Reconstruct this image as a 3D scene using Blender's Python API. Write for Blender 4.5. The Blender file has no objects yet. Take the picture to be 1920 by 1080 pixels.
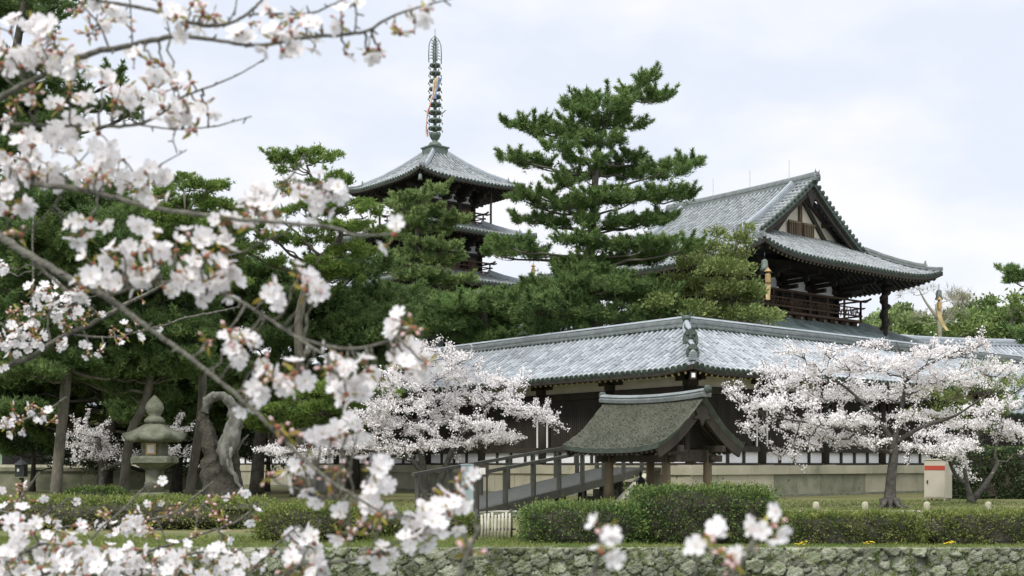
import bpy, math, random
import numpy as np
from mathutils import Vector, Matrix
random.seed(7); RNG = np.random.default_rng(7)
C = bpy.context.scene.collection
SC = bpy.context.scene
# ------------------------------------------------------------------ camera
FP, HX, HY, ZC = 2224.0, 960.0, 870.0, 1.2        # focal length in photo pixels, horizon row, eye height
cam = bpy.data.cameras.new("camera"); camo = bpy.data.objects.new("camera", cam); C.objects.link(camo)
camo.location = (0, 0, ZC); camo.rotation_euler = (math.radians(90), 0, 0)
cam.sensor_width = 36; cam.lens = 36 * FP / 1920; cam.shift_y = (HY - 540) / 1920
cam.clip_start = 0.1; cam.clip_end = 3000
cam.dof.use_dof = True; cam.dof.focus_distance = 24; cam.dof.aperture_fstop = 7.2
SC.camera = camo
# ------------------------------------------------------------------ sky and sun
SUN_EL, SUN_AZ = math.radians(48), math.radians(-150)     # azimuth measured from +Y towards +X: behind left of the camera
w = bpy.data.worlds.new("World"); SC.world = w; w.use_nodes = True
nt = w.node_tree; N = nt.nodes; L = nt.links; N.clear()
def nn(tree, typ, **kw):
    n = tree.nodes.new(typ)
    for k, v in kw.items(): setattr(n, k, v)
    return n
out = nn(nt, 'ShaderNodeOutputWorld'); bg = nn(nt, 'ShaderNodeBackground'); bg2 = nn(nt, 'ShaderNodeBackground')
mixs = nn(nt, 'ShaderNodeMixShader')
sky = nn(nt, 'ShaderNodeTexSky', sky_type='NISHITA'); sky.sun_disc = False
sky.sun_elevation = SUN_EL; sky.sun_rotation = SUN_AZ; sky.air_density = 1.0; sky.dust_density = 1.5
bg.inputs[1].default_value = 0.12; L.new(sky.outputs[0], bg.inputs[0])
tc = nn(nt, 'ShaderNodeTexCoord')
mp = nn(nt, 'ShaderNodeMapping'); mp.inputs['Scale'].default_value = (1.0, 1.0, 2.2); mp.inputs['Location'].default_value = (0.35, 0.1, 0.2)
L.new(tc.outputs['Generated'], mp.inputs[0])
nz = nn(nt, 'ShaderNodeTexNoise'); nz.inputs['Scale'].default_value = 3.6; nz.inputs['Detail'].default_value = 5; nz.inputs['Roughness'].default_value = .5
L.new(mp.outputs[0], nz.inputs[0])
cr = nn(nt, 'ShaderNodeValToRGB')
cr.color_ramp.elements[0].position = .38; cr.color_ramp.elements[0].color = (.80, .855, .965, 1)
cr.color_ramp.elements[1].position = .55; cr.color_ramp.elements[1].color = (.985, .98, 1.0, 1)
L.new(nz.outputs[0], cr.inputs[0])
sx = nn(nt, 'ShaderNodeSeparateXYZ'); L.new(tc.outputs['Generated'], sx.inputs[0])
mr = nn(nt, 'ShaderNodeMapRange', interpolation_type='SMOOTHSTEP')     # overcast sky: brighter towards the zenith
mr.inputs['From Min'].default_value = .38; mr.inputs['From Max'].default_value = .95
mr.inputs['To Min'].default_value = 1.0; mr.inputs['To Max'].default_value = 2.4
L.new(sx.outputs[2], mr.inputs[0]); L.new(cr.outputs[0], bg2.inputs[0]); L.new(mr.outputs[0], bg2.inputs[1])
mixs.inputs[0].default_value = .92
L.new(bg.outputs[0], mixs.inputs[1]); L.new(bg2.outputs[0], mixs.inputs[2]); L.new(mixs.outputs[0], out.inputs[0])
sun = bpy.data.lights.new("sun", 'SUN'); sun.energy = 2.2; sun.angle = math.radians(12); sun.color = (1, .96, .9)
suno = bpy.data.objects.new("sun", sun); C.objects.link(suno)
sd = Vector((math.sin(SUN_AZ) * math.cos(SUN_EL), math.cos(SUN_AZ) * math.cos(SUN_EL), math.sin(SUN_EL)))
suno.rotation_euler = sd.to_track_quat('Z', 'Y').to_euler()
SC.view_settings.view_transform = 'Standard'; SC.view_settings.look = 'None'
SC.view_settings.exposure = 0.1; SC.view_settings.gamma = 1
# ------------------------------------------------------------------ materials
MAT = {}
def mat(name, c1, c2=None, scale=4, rough=.75, bump=0, bscale=None, island=0, spec=.4, metal=0, trans=0, detail=4, c3=None, stretch=None):
    m = bpy.data.materials.new(name); m.use_nodes = True; t = m.node_tree; t.nodes.clear()
    o = nn(t, 'ShaderNodeOutputMaterial'); b = nn(t, 'ShaderNodeBsdfPrincipled')
    b.inputs['Roughness'].default_value = rough; b.inputs['Specular IOR Level'].default_value = spec; b.inputs['Metallic'].default_value = metal
    c2 = c2 or tuple(x * .7 for x in c1)
    tcn = nn(t, 'ShaderNodeTexCoord'); vec = tcn.outputs['Object']
    if stretch:
        mpn = nn(t, 'ShaderNodeMapping'); mpn.inputs['Scale'].default_value = stretch; t.links.new(vec, mpn.inputs[0]); vec = mpn.outputs[0]
    no = nn(t, 'ShaderNodeTexNoise'); no.inputs['Scale'].default_value = scale; no.inputs['Detail'].default_value = detail
    t.links.new(vec, no.inputs[0])
    r = nn(t, 'ShaderNodeValToRGB'); r.color_ramp.elements[0].position = .35; r.color_ramp.elements[1].position = .65
    r.color_ramp.elements[0].color = (*c1, 1); r.color_ramp.elements[1].color = (*c2, 1)
    if c3:
        e = r.color_ramp.elements.new(.74); e.color = (*c3, 1)
    t.links.new(no.outputs[0], r.inputs[0]); col = r.outputs[0]
    if island:
        g = nn(t, 'ShaderNodeNewGeometry'); hs = nn(t, 'ShaderNodeHueSaturation')
        ma = nn(t, 'ShaderNodeMapRange'); ma.inputs['To Min'].default_value = 1 - island; ma.inputs['To Max'].default_value = 1 + island
        t.links.new(g.outputs['Random Per Island'], ma.inputs[0]); t.links.new(ma.outputs[0], hs.inputs['Value'])
        t.links.new(col, hs.inputs['Color']); col = hs.outputs[0]
    t.links.new(col, b.inputs['Base Color']); sh = b.outputs[0]
    if bump:
        nb = nn(t, 'ShaderNodeTexNoise'); nb.inputs['Scale'].default_value = bscale or scale * 4; nb.inputs['Detail'].default_value = 6
        t.links.new(vec, nb.inputs[0]); bp = nn(t, 'ShaderNodeBump'); bp.inputs['Strength'].default_value = bump; bp.inputs['Distance'].default_value = .05
        t.links.new(nb.outputs[0], bp.inputs['Height']); t.links.new(bp.outputs[0], b.inputs['Normal'])
    if trans:
        tr = nn(t, 'ShaderNodeBsdfTranslucent'); t.links.new(col, tr.inputs[0]); mx = nn(t, 'ShaderNodeMixShader'); mx.inputs[0].default_value = trans
        t.links.new(sh, mx.inputs[1]); t.links.new(tr.outputs[0], mx.inputs[2]); sh = mx.outputs[0]
    t.links.new(sh, o.inputs[0]); MAT[name] = m
    return m
mat('tile_pale', (.275, .30, .32), (.325, .352, .372), 5, .5, .25, 30, .27)
mat('tile_gap', (.05, .062, .06), (.085, .10, .10), 1, .6, .25, 30, .25)
mat('tile_dark', (.19, .21, .215), (.255, .275, .28), 4, .5, .25, 30, .25)
mat('tile_green', (.20, .26, .25), (.30, .37, .37), .8, .5, .25, 30, .22)
mat('ridge_tile', (.14, .16, .158), (.20, .222, .222), 3.5, .7, .4, 14)
mat('ridge_pale', (.27, .305, .33), (.34, .375, .40), 2.5, .5, .3, 14)
mat('end_tile', (.045, .065, .052), (.085, .11, .09), 6, .7, .4, 20, .3)
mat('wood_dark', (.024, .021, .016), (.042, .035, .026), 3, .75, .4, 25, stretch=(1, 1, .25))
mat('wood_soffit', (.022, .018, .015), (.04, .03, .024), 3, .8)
mat('wood_brown', (.12, .075, .045), (.06, .038, .024), 4, .7, .4, 25, stretch=(1, 1, .2))
mat('wood_rail', (.10, .055, .032), (.055, .032, .02), 4, .7, .3, 20)
mat('wood_grey', (.043, .044, .035), (.066, .066, .053), 5, .6, .3, 30)
mat('deck_grey', (.04, .044, .038), (.06, .064, .056), 5, .55, .3, 30)
mat('wood_post', (.17, .135, .08), (.09, .068, .042), 3, .7, .4, 25, stretch=(1, 1, .15))
mat('plaster', (.82, .83, .84), (.74, .745, .75), 1.5, .85, .08, 20)
mat('plaster_cream', (.66, .62, .52), (.56, .52, .43), 1.5, .85, .08, 20)
mat('rafter_end', (.62, .50, .22), (.50, .40, .18), 3, .7)
mat('stone_stained', (.16, .17, .11), (.25, .245, .18), 2.2, .9, .5, 18, c3=(.10, .115, .065), island=.1)
mat('stone_pale', (.405, .38, .285), (.30, .29, .21), 1.0, .85, .35, 18, c3=(.19, .20, .145), island=.08)
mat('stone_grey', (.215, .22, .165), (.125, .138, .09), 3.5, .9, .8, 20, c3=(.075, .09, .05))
mat('stone_rubble', (.30, .31, .235), (.175, .20, .115), 6, .9, .9, 34, c3=(.10, .14, .045))
mat('thatch', (.128, .133, .098), (.088, .096, .066), 1.3, .95, .9, 60, c3=(.16, .13, .10), island=.14)
mat('copper', (.075, .098, .08), (.05, .062, .05), 6, .6, .2, 30)
mat('bronze', (.125, .165, .135), (.075, .10, .085), 5, .5, .2, 20)
mat('iron', (.018, .020, .018), (.035, .04, .037), 8, .5)
mat('gold', (.45, .32, .14), (.34, .23, .09), 5, .4, metal=.3)
mat('orange', (.55, .14, .05), (.5, .2, .06), 8, .7)
mat('cloth_red', (.45, .17, .13), None, 3, .8); mat('cloth_yellow', (.58, .45, .22), None, 3, .8)
mat('cloth_blue', (.16, .22, .36), (.18, .25, .40), 3, .8); mat('cloth_white', (.75, .72, .66), None, 3, .8)
mat('paint_beige', (.50, .47, .385), (.46, .43, .35), 2, .45); mat('paint_red', (.42, .06, .035), (.37, .06, .035), 3, .5)
mat('steel_pale', (.30, .37, .38), (.25, .31, .32), 3, .35)
mat('bamboo', (.52, .50, .42), (.38, .36, .29), 6, .7, .2, 20, .25)
mat('bark', (.16, .148, .115), (.085, .078, .06), 5, .95, 1, 18, stretch=(1, 1, .35), c3=(.19, .18, .15))
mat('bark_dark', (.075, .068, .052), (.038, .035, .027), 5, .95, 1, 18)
mat('bark_cherry', (.11, .105, .09), (.055, .05, .044), 6, .9, .9, 20, c3=(.22, .23, .19))
mat('bark_twig', (.215, .21, .17), (.12, .115, .09), 60, .85, .6, 150, c3=(.30, .29, .25))
mat('twig_green', (.25, .25, .10), (.17, .16, .08), 60, .7)
mat('dead_wood', (.17, .17, .145), (.065, .063, .052), 5, .95, 1, 12, stretch=(1, 1, .25), c3=(.30, .31, .28))
mat('pine_mid', (.115, .20, .065), (.21, .305, .10), 1.3, .6, island=.3, trans=.28, spec=.25)
mat('pine_deep', (.095, .165, .055), (.18, .26, .085), 1.3, .6, island=.3, trans=.25, spec=.25)
mat('pine_bright', (.12, .205, .045), (.255, .35, .085), 1.8, .6, island=.3, trans=.22, spec=.25)
mat('pine_soft', (.16, .24, .085), (.29, .37, .14), 1.3, .6, island=.3, trans=.25, spec=.25)
mat('leaf_olive', (.15, .205, .06), (.24, .29, .10), .9, .6, island=.35, trans=.3, spec=.25)
mat('leaf_far', (.10, .165, .055), (.20, .27, .085), .35, .6, island=.3, trans=.25, spec=.2)
mat('leaf_hedge', (.05, .105, .025), (.13, .185, .05), 3.5, .55, island=.4, trans=.2, spec=.3)
mat('leaf_azalea', (.09, .135, .03), (.21, .24, .065), 3.2, .55, island=.4, trans=.2, spec=.3)
mat('leaf_shoot', (.17, .24, .055), (.26, .28, .09), 6, .55, island=.3, trans=.3)
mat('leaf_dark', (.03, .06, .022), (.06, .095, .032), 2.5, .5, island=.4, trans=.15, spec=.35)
mat('leaf_young', (.38, .38, .06), (.36, .24, .06), 40, .6, island=.3, trans=.4)
mat('bare_twig', (.30, .29, .21), (.22, .21, .15), 3, .9)
mat('blossom_far', (.80, .765, .765), (.90, .88, .875), 1.2, .8, island=.2, trans=.25, spec=.1)
mat('petal', (.94, .91, .912), (.95, .935, .935), 70, .7, trans=.40, spec=.15)
mat('petal_eye', (.45, .42, .12), (.55, .40, .16), 100, .7)
mat('bud', (.74, .46, .44), (.84, .66, .64), 90, .6, trans=.2)
mat('calyx', (.26, .15, .05), (.32, .09, .06), 90, .6)
mat('moss', (.085, .105, .028), (.155, .14, .058), .8, .95, .8, 9, c3=(.205, .165, .095))
mat('grass', (.11, .17, .035), (.21, .24, .07), 2, .7, island=.35, trans=.25)
mat('gravel', (.36, .34, .28), (.29, .27, .22), 6, .95, .4, 60)
mat('hillside', (.07, .11, .05), (.10, .14, .07), .05, .95)
mat('window_dark', (.012, .011, .010), (.02, .018, .015), 3, .5)
mat('paper', (.75, .73, .68), None, 3, .8); mat('earth', (.12, .095, .065), (.08, .065, .045), 2, .95, .5, 12)
mat('water', (.03, .045, .035), (.04, .055, .04), 1, .12)
mat('dandelion', (.85, .62, .03), None, 5, .7)
# ------------------------------------------------------------------ helpers
def at(px, py, Y):
    px, py, Y = float(px), float(py), float(Y); return Vector(((px - HX) / FP * Y, Y, ZC - (py - HY) / FP * Y))
def tag(o, label=None, cat=None, group=None, kind=None):
    if label: o['label'] = label
    if cat: o['category'] = cat
    if group: o['group'] = group
    if kind: o['kind'] = kind
    return o
def thing(name, label, cat, loc, group=None):
    o = bpy.data.objects.new(name, None); C.objects.link(o); o.location = loc; o.empty_display_size = .2
    return tag(o, label, cat, group)
def adopt(o, parent):                      # keep world coordinates under an Empty / part
    o.parent = parent; m = parent.matrix_world if False else wm(parent)
    o.matrix_parent_inverse = m.inverted()
def wm(o):
    m = Matrix.LocRotScale(o.location, o.rotation_euler, o.scale)
    return wm(o.parent) @ o.matrix_parent_inverse @ m if o.parent else m
def link(name, me, parent=None):
    o = bpy.data.objects.new(name, me); C.objects.link(o)
    if parent: adopt(o, parent)
    return o
class MB:
    def __init__(s): s.v = []; s.f = []; s.m = []; s.mats = []; s.sm = []
    def mi(s, m):
        if m not in s.mats: s.mats.append(m)
        return s.mats.index(m)
    def add(s, vs, fs, m, smooth=False):
        b = len(s.v); i = s.mi(m); s.v.extend([tuple(p) for p in vs])
        for f in fs: s.f.append([b + k for k in f]); s.m.append(i); s.sm.append(smooth)
    def box(s, c, ax, ay, az, m):           # c centre, half-axis vectors
        c = Vector(c); ax, ay, az = Vector(ax), Vector(ay), Vector(az)
        vs = [c + i * ax + j * ay + k * az for k in (-1, 1) for j in (-1, 1) for i in (-1, 1)]
        s.add(vs, [(0, 2, 3, 1), (4, 5, 7, 6), (0, 1, 5, 4), (2, 6, 7, 3), (0, 4, 6, 2), (1, 3, 7, 5)], m)
    def beam(s, p, q, wd, h, m, up=(0, 0, 1)):
        p, q = Vector(p), Vector(q); d = q - p; l = d.length
        if l < 1e-6: return
        d /= l; side = d.cross(Vector(up))
        if side.length < 1e-4: side = d.cross(Vector((1, 0, 0)))
        side.normalize(); u = side.cross(d)
        s.box((p + q) / 2, d * l / 2, side * wd / 2, u * h / 2, m)
    def tube(s, pts, rad, n, m, cap=True, smooth=True):
        pts = [Vector(p) for p in pts]; rings = []; prev = None
        rad = [float(x) for x in rad] if hasattr(rad, '__len__') else [float(rad)] * len(pts)
        for i, p in enumerate(pts):
            d = (pts[min(i + 1, len(pts) - 1)] - pts[max(i - 1, 0)])
            if d.length < 1e-9: d = Vector((0, 0, 1))
            d.normalize()
            a = prev if prev is not None else (Vector((1, 0, 0)) if abs(d.x) < .8 else Vector((0, 1, 0)))
            a = (a - d * a.dot(d)).normalized(); prev = a; b = d.cross(a)
            rings.append([p + rad[i] * (math.cos(2 * math.pi * k / n) * a + math.sin(2 * math.pi * k / n) * b) for k in range(n)])
        vs = [q for r in rings for q in r]; fs = []
        for i in range(len(rings) - 1):
            for k in range(n):
                fs.append((i * n + k, i * n + (k + 1) % n, (i + 1) * n + (k + 1) % n, (i + 1) * n + k))
        if cap: fs.append(tuple(range(n - 1, -1, -1))); fs.append(tuple((len(rings) - 1) * n + k for k in range(n)))
        s.add(vs, fs, m, smooth)
    def lathe(s, prof, c, n, m, smooth=True, rot=0, square=False):
        c = Vector(c); vs = []; fs = []
        for r, z in prof:
            for k in range(n):
                a = rot + 2 * math.pi * k / n; vs.append(c + Vector((r * math.cos(a), r * math.sin(a), z)))
        for i in range(len(prof) - 1):
            for k in range(n): fs.append((i * n + k, i * n + (k + 1) % n, (i + 1) * n + (k + 1) % n, (i + 1) * n + k))
        fs.append(tuple(range(n - 1, -1, -1))); fs.append(tuple((len(prof) - 1) * n + k for k in range(n)))
        s.add(vs, fs, m, smooth)
    def sweep(s, prof, path, m, up=Vector((0, 0, 1))):     # prof: (side, up) points, path: polyline
        path = [Vector(p) for p in path]; n = len(prof); vs = []; fs = []
        for i, p in enumerate(path):
            d = (path[min(i + 1, len(path) - 1)] - path[max(i - 1, 0)]).normalized(); sd_ = d.cross(up).normalized(); u = sd_.cross(d)
            vs += [p + sd_ * a + u * b for a, b in prof]
        for i in range(len(path) - 1):
            for k in range(n): fs.append((i * n + k, i * n + (k + 1) % n, (i + 1) * n + (k + 1) % n, (i + 1) * n + k))
        fs.append(tuple(range(n - 1, -1, -1))); fs.append(tuple((len(path) - 1) * n + k for k in range(n)))
        s.add(vs, fs, m)
    def build(s, name, parent=None, label=None):
        me = bpy.data.meshes.new(name); me.from_pydata(s.v, [], s.f)
        for m in s.mats: me.materials.append(MAT[m])
        me.polygons.foreach_set('material_index', s.m); me.polygons.foreach_set('use_smooth', s.sm); me.update()
        o = link(name, me, parent)
        if label: o['label'] = label
        return o
def soup(name, V, m, parent=None, extra=None):      # V (n,k,3) loose polygons -> one mesh
    n, k, _ = V.shape; me = bpy.data.meshes.new(name)
    me.vertices.add(n * k); me.vertices.foreach_set('co', V.reshape(-1).astype(np.float32))
    me.loops.add(n * k); me.loops.foreach_set('vertex_index', np.arange(n * k, dtype=np.int32))
    me.polygons.add(n); me.polygons.foreach_set('loop_start', np.arange(0, n * k, k, dtype=np.int32))
    me.materials.append(MAT[m]); me.update(calc_edges=True); me.validate()
    return link(name, me, parent)
def unit(a): return a / np.maximum(np.linalg.norm(a, axis=-1, keepdims=True), 1e-9)
def rnd(n): return unit(RNG.normal(size=(n, 3)))
# --- foliage polygons
def needles(P, D, k, ln, wd):                        # tufts at P pointing along D
    n = len(P); d = unit(D[:, None, :] + .75 * RNG.normal(size=(n, k, 3))); s = unit(np.cross(d, RNG.normal(size=(n, k, 3))))
    l = ln * RNG.uniform(.7, 1.2, (n, k, 1)); b = P[:, None, :] + 0 * d
    V = np.stack([b - s * wd * .5, b + s * wd * .5 + d * l * .15, b + d * l], 2)
    return V.reshape(-1, 3, 3)
def leaves(P, D, size, asp=.5, spread=.8):
    n = len(P); d = unit(D + spread * RNG.normal(size=(n, 3))); s = unit(np.cross(d, RNG.normal(size=(n, 3)))); l = size * RNG.uniform(.7, 1.3, (n, 1))
    nrm = np.cross(d, s)
    return np.stack([P, P + d * l * .5 + s * l * asp * .5 + nrm * l * .06, P + d * l, P + d * l * .5 - s * l * asp * .5 + nrm * l * .06], 1)
def pentas(P, r):
    n = len(P); a = rnd(n); b = unit(np.cross(a, rnd(n))); c = np.cross(a, b); R = r * RNG.uniform(.7, 1.25, (n, 1))
    return np.stack([P + R * (math.cos(t) * b + math.sin(t) * c) for t in [2 * math.pi * i / 5 for i in range(5)]], 1)
def wob(p, q, n=5, sag=.08):
    p, q = Vector(p), Vector(q); l = (q - p).length; o = []
    for i in range(n + 1):
        t = i / n; e = math.sin(math.pi * t) * l * sag
        o.append(p.lerp(q, t) + Vector((random.uniform(-e, e), random.uniform(-e, e), random.uniform(-e, e) - e * .5)))
    o[0] = p; o[-1] = q
    return o
def smoothline(pts, k=4):                            # Catmull-Rom through n-tuples
    A = np.array(pts, float); P = np.vstack([2 * A[0] - A[1], A, 2 * A[-1] - A[-2]]); o = []
    for i in range(1, len(P) - 2):
        for j in range(k):
            t = j / k; a, b, c, d = P[i - 1], P[i], P[i + 1], P[i + 2]
            o.append(.5 * (2 * b + (c - a) * t + (2 * a - 5 * b + 4 * c - d) * t * t + (3 * b - a - 3 * c + d) * t ** 3))
    o.append(A[-1]); return np.array(o)
# ------------------------------------------------------------------ trees: traced trunk, limbs to foliage pads
def tree(name, label, cat, Y, trunks, pads, kind, fol, bark='bark', group=None, depth=1.2, dens=1.0, ln=.2, wd=.034, size=.1, sub=.30, tufts=34, limbs=True, foot=True, shoots=1.0):
    root_px = trunks[0][0]; b0 = at(root_px[0], root_px[1], Y); b0.z = 0
    root = thing(name, label, cat, b0, group)
    wood = MB(); tp = []
    for ti, tl in enumerate(trunks):
        S = smoothline([(a[0], a[1], a[2], a[3] if len(a) > 3 else 0) for a in tl], 4)
        pts = [at(a[0], a[1], Y + a[3]) for a in S]; rr = [max(.015, a[2] / FP * Y) for a in S]
        if ti == 0 and foot:
            pts[0].z = min(pts[0].z, -.05); rr[0] *= 1.35
            rr[1] *= 1.1
        wood.tube(pts, rr, 9, bark); tp += [(p, r) for p, r in zip(pts, rr)]
    PP, DD = [], []
    for pd in pads:
        px, py, rx, rz = pd[:4]; dy = pd[4] if len(pd) > 4 else random.uniform(-depth, depth)
        c = at(px, py, Y + dy); rx = rx / FP * Y; rz = rz / FP * Y; ry = max(rx * .8, .35)
        if limbs:
            best = min(tp, key=lambda t: (t[0] - c).length + max(0, t[0].z - c.z + .2) * 1.6)
            pl = wob(best[0], c - Vector((0, 0, rz * .3)), 5, .06); r0 = min(best[1] * .5, .02 + .018 * (best[0] - c).length)
            wood.tube(pl, [r0 * (1 - .75 * i / 5) + .006 for i in range(6)], 5, bark)
            for _ in range(3):
                e = c + Vector((random.uniform(-.8, .8) * rx, random.uniform(-.8, .8) * ry, random.uniform(-.2, .5) * rz))
                wood.tube(wob(pl[4], e, 3, .1), [.016, .013, .01, .006], 4, bark)
        n = max(3, int(dens * 1.5 * rx * ry / (sub * sub)))
        if kind == 'blossom':                             # flowering twigs that break the outline
            for _ in range(int(5 + 6 * rx)):
                q0 = np.array(c) + RNG.uniform(-.75, .75, 3) * np.array([rx, ry, rz * .9]); dv = unit((q0 - np.array(c)) / np.array([rx, ry, rz]) * np.array([1, 1, .7]) + RNG.normal(size=3) * .5 + np.array([0, 0, .35])); l_ = RNG.uniform(.35, .95) * sub * 4
                e_ = q0 + dv * l_; wood.tube([q0, (q0 + e_) / 2 + RNG.normal(size=3) * .04 * l_, e_], [.013, .010, .005], 4, bark)
                kk = int(l_ * 130); PP.append(q0 + dv * RNG.uniform(0, l_, (kk, 1)) + RNG.normal(size=(kk, 3)) * .05); DD.append(rnd(kk))
        a = RNG.uniform(0, 2 * np.pi, n); r = np.sqrt(RNG.uniform(0, 1, n)); h = np.sqrt(1 - .85 * r * r) * RNG.uniform(-.35, 1, n)
        off = np.stack([r * np.cos(a) * rx, r * np.sin(a) * ry, h * rz], 1); cc = np.array(c) + off
        if kind == 'needle':
            for _ in range(int((6 + 7 * rx) * shoots)):
                a1 = random.uniform(0, 6.283); e0 = np.array([math.cos(a1) * rx * .8, math.sin(a1) * ry * .8, random.uniform(-.2, .8) * rz]); od = unit(np.array([math.cos(a1), math.sin(a1), random.uniform(.0, .7)])); l_ = random.uniform(.25, .75) * (sub / .28) * .8
                kk = int(l_ * 60); tt = RNG.uniform(0, 1, (kk, 1)); PP.append(np.array(c) + e0 + od * tt * l_ + np.array([0, 0, 1]) * tt ** 2 * l_ * .35 + RNG.normal(size=(kk, 3)) * .035 * (1.3 - tt)); DD.append(unit(od[None] * .9 + np.array([0, 0, .6]) + 0 * tt))
        for q, o_ in zip(cc, off):
            k = int(tufts * (1.35 if kind == 'needle' else 1) * random.uniform(.6, 1.3)); g = RNG.normal(size=(k, 3)) * np.array([sub, sub, sub * .62]) * .52
            PP.append(q + g); DD.append(unit(.5 * unit(g + 1e-6) + .35 * unit(o_ + 1e-6)[None] + np.array([0, 0, .75])))
    P = np.vstack(PP); D = np.vstack(DD)
    if kind == 'needle': V = needles(P, D, 7, ln * 1.05, wd)
    elif kind == 'leaf': V = leaves(P, D, size)
    else: V = pentas(P, size)
    wood.build('trunk', root); soup('blossoms' if kind == 'blossom' else 'crown', V, fol, root)
    return root
def fill(x0, x1, y0, y1, n, rx, rz): return [(random.uniform(x0, x1), random.uniform(y0, y1), rx * random.uniform(.7, 1.3), rz * random.uniform(.7, 1.3)) for _ in range(n)]
# ------------------------------------------------------------------ ground
AA = math.radians(39.8)
W3 = Vector((-math.sin(AA), math.cos(AA), 0)); N3 = Vector((math.cos(AA), math.sin(AA), 0)); Z3 = Vector((0, 0, 1))
def ground_sheet(name, x0, x1, y0, y1, z, m, nx, ny, amp=0, kind='structure'):
    b = MB(); vs = []; fs = []
    for j in range(ny + 1):
        for i in range(nx + 1):
            x = x0 + (x1 - x0) * i / nx; y = y0 + (y1 - y0) * (j / ny) ** 2
            vs.append((x, y, z + amp * (math.sin(x * .7 + y * .31) + math.sin(y * .83 - x * .23 + 1)) * (1 if 0 < j < ny else 0)))
    for j in range(ny):
        for i in range(nx): a = j * (nx + 1) + i; fs.append((a, a + 1, a + nx + 2, a + nx + 1))
    b.add(vs, fs, m, True); o = b.build(name); o['kind'] = kind; return o
ground_sheet('ground', -700, 700, 17.05, 1600, -.03, 'moss', 60, 60, .012)
ground_sheet('water', -60, 60, -60, 16.6, -1.3, 'water', 4, 4)
b = MB(); b.box((2, 29.5, -.02), (26, 0, 0), (0, 1.1, 0), (0, 0, .025), 'gravel'); b.build('path')['kind'] = 'structure'
b = MB(); b.box((10, 28.1, .01), (17, 0, 0), (0, .08, 0), (0, 0, .06), 'stone_grey'); b.build('kerb')['kind'] = 'structure'
b = MB(); vs = []; fs = []
hx = np.linspace(-900, 1500, 90)
for i, x in enumerate(hx):
    h = 70 + 26 * math.sin(x * .006 + 1) + 14 * math.sin(x * .017) + 5 * math.sin(x * .06) + 34 * math.exp(-((x - 330) / 160) ** 2)
    vs += [(x, 1000, -2), (x, 1150, h * .7), (x, 1300, h), (x, 1560, -2)]
for i in range(len(hx) - 1):
    for k in range(3): a = i * 4 + k; fs.append((a, a + 4, a + 5, a + 1))
b.add(vs, fs, 'hillside', True); b.build('hill')['kind'] = 'structure'
# ------------------------------------------------------------------ tiled roofs
def roof_face(cov, pan, end, O, U, D, u0, u1, dmax, zf, sp=.26, tl=.34, r=.085, mt='tile_pale', me='end_tile', dmin=None, mp=None, tiled=True):
    O = Vector(O); rows = int((u1 - u0) / sp); off = ((u1 - u0) - rows * sp) / 2
    def P(u, d): return O + U * u + D * d + Z3 * zf(u, d)
    if not tiled:
        n = 12
        for i in range(n):
            ua, ub = u0 + (u1 - u0) * i / n, u0 + (u1 - u0) * (i + 1) / n
            for k in range(4):
                pan.add([P(ua, dmax(ua) * k / 4), P(ub, dmax(ub) * k / 4), P(ub, dmax(ub) * (k + 1) / 4), P(ua, dmax(ua) * (k + 1) / 4)], [(0, 1, 2, 3)], mt)
        return
    for i in range(rows + 1):
        u = u0 + off + i * sp; d0 = dmin(u) if dmin else 0; dm = dmax(u)
        if dm - d0 < .12: continue
        n = max(1, round((dm - d0) / tl)); st = (dm - d0) / n
        for k in range(n):
            a, c = d0 + k * st, d0 + (k + 1) * st
            p, q = P(u, a), P(u, c); t = (q - p).normalized(); nrm = U.cross(t)
            if nrm.z < 0: nrm = -nrm
            jz = nrm * random.gauss(0, .007) + U * random.gauss(0, .006); vs = []
            for pt, rr in ((p + jz, r * 1.10), (q + jz, r * .94)):
                for j in range(5):
                    an = math.pi * j / 4; vs.append(pt + U * rr * math.cos(an) + nrm * (rr * math.sin(an) + .015))
            cov.add(vs, [(j, j + 1, j + 6, j + 5) for j in range(4)] + [(4, 3, 2, 1, 0)], mt)
            u2 = u + sp; dm2 = min(dm, dmax(u2)) if u2 <= u1 else 0
            if dm2 > c - 1e-6 and i < rows:
                p2, q2 = P(u2, a), P(u2, c)
                pan.add([p + nrm * .03, p2 + nrm * .03, q2, q], [(0, 1, 2, 3)], mp or mt)
            elif dm2 > a and i < rows:
                pan.add([p + nrm * .03, P(u2, a) + nrm * .03, P(u2, dm2), q], [(0, 1, 2, 3)], mp or mt)
        if end is not None and d0 == 0:
            p, q = P(u, 0), P(u, .2); t = (q - p).normalized(); nrm = U.cross(t); nrm = nrm if nrm.z > 0 else -nrm
            c = p + nrm * .03 - t * .012
            end.add([c + (U * math.cos(x) + nrm * math.sin(x)) * r * 1.32 for x in [2 * math.pi * j / 8 for j in range(8)]] +
                    [c + t * .06 + (U * math.cos(x) + nrm * math.sin(x)) * r * 1.32 for x in [2 * math.pi * j / 8 for j in range(8)]],
                    [tuple(range(8))] + [(j, (j + 1) % 8, 8 + (j + 1) % 8, 8 + j) for j in range(8)], me)
            if i < rows:
                p2 = P(u + sp, 0); mdl = (p + p2) / 2 - nrm * .05
                end.add([p - nrm * .01, mdl, p2 - nrm * .01, p2 + nrm * .03, p + nrm * .03], [(0, 1, 2, 3, 4)], me)
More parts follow.
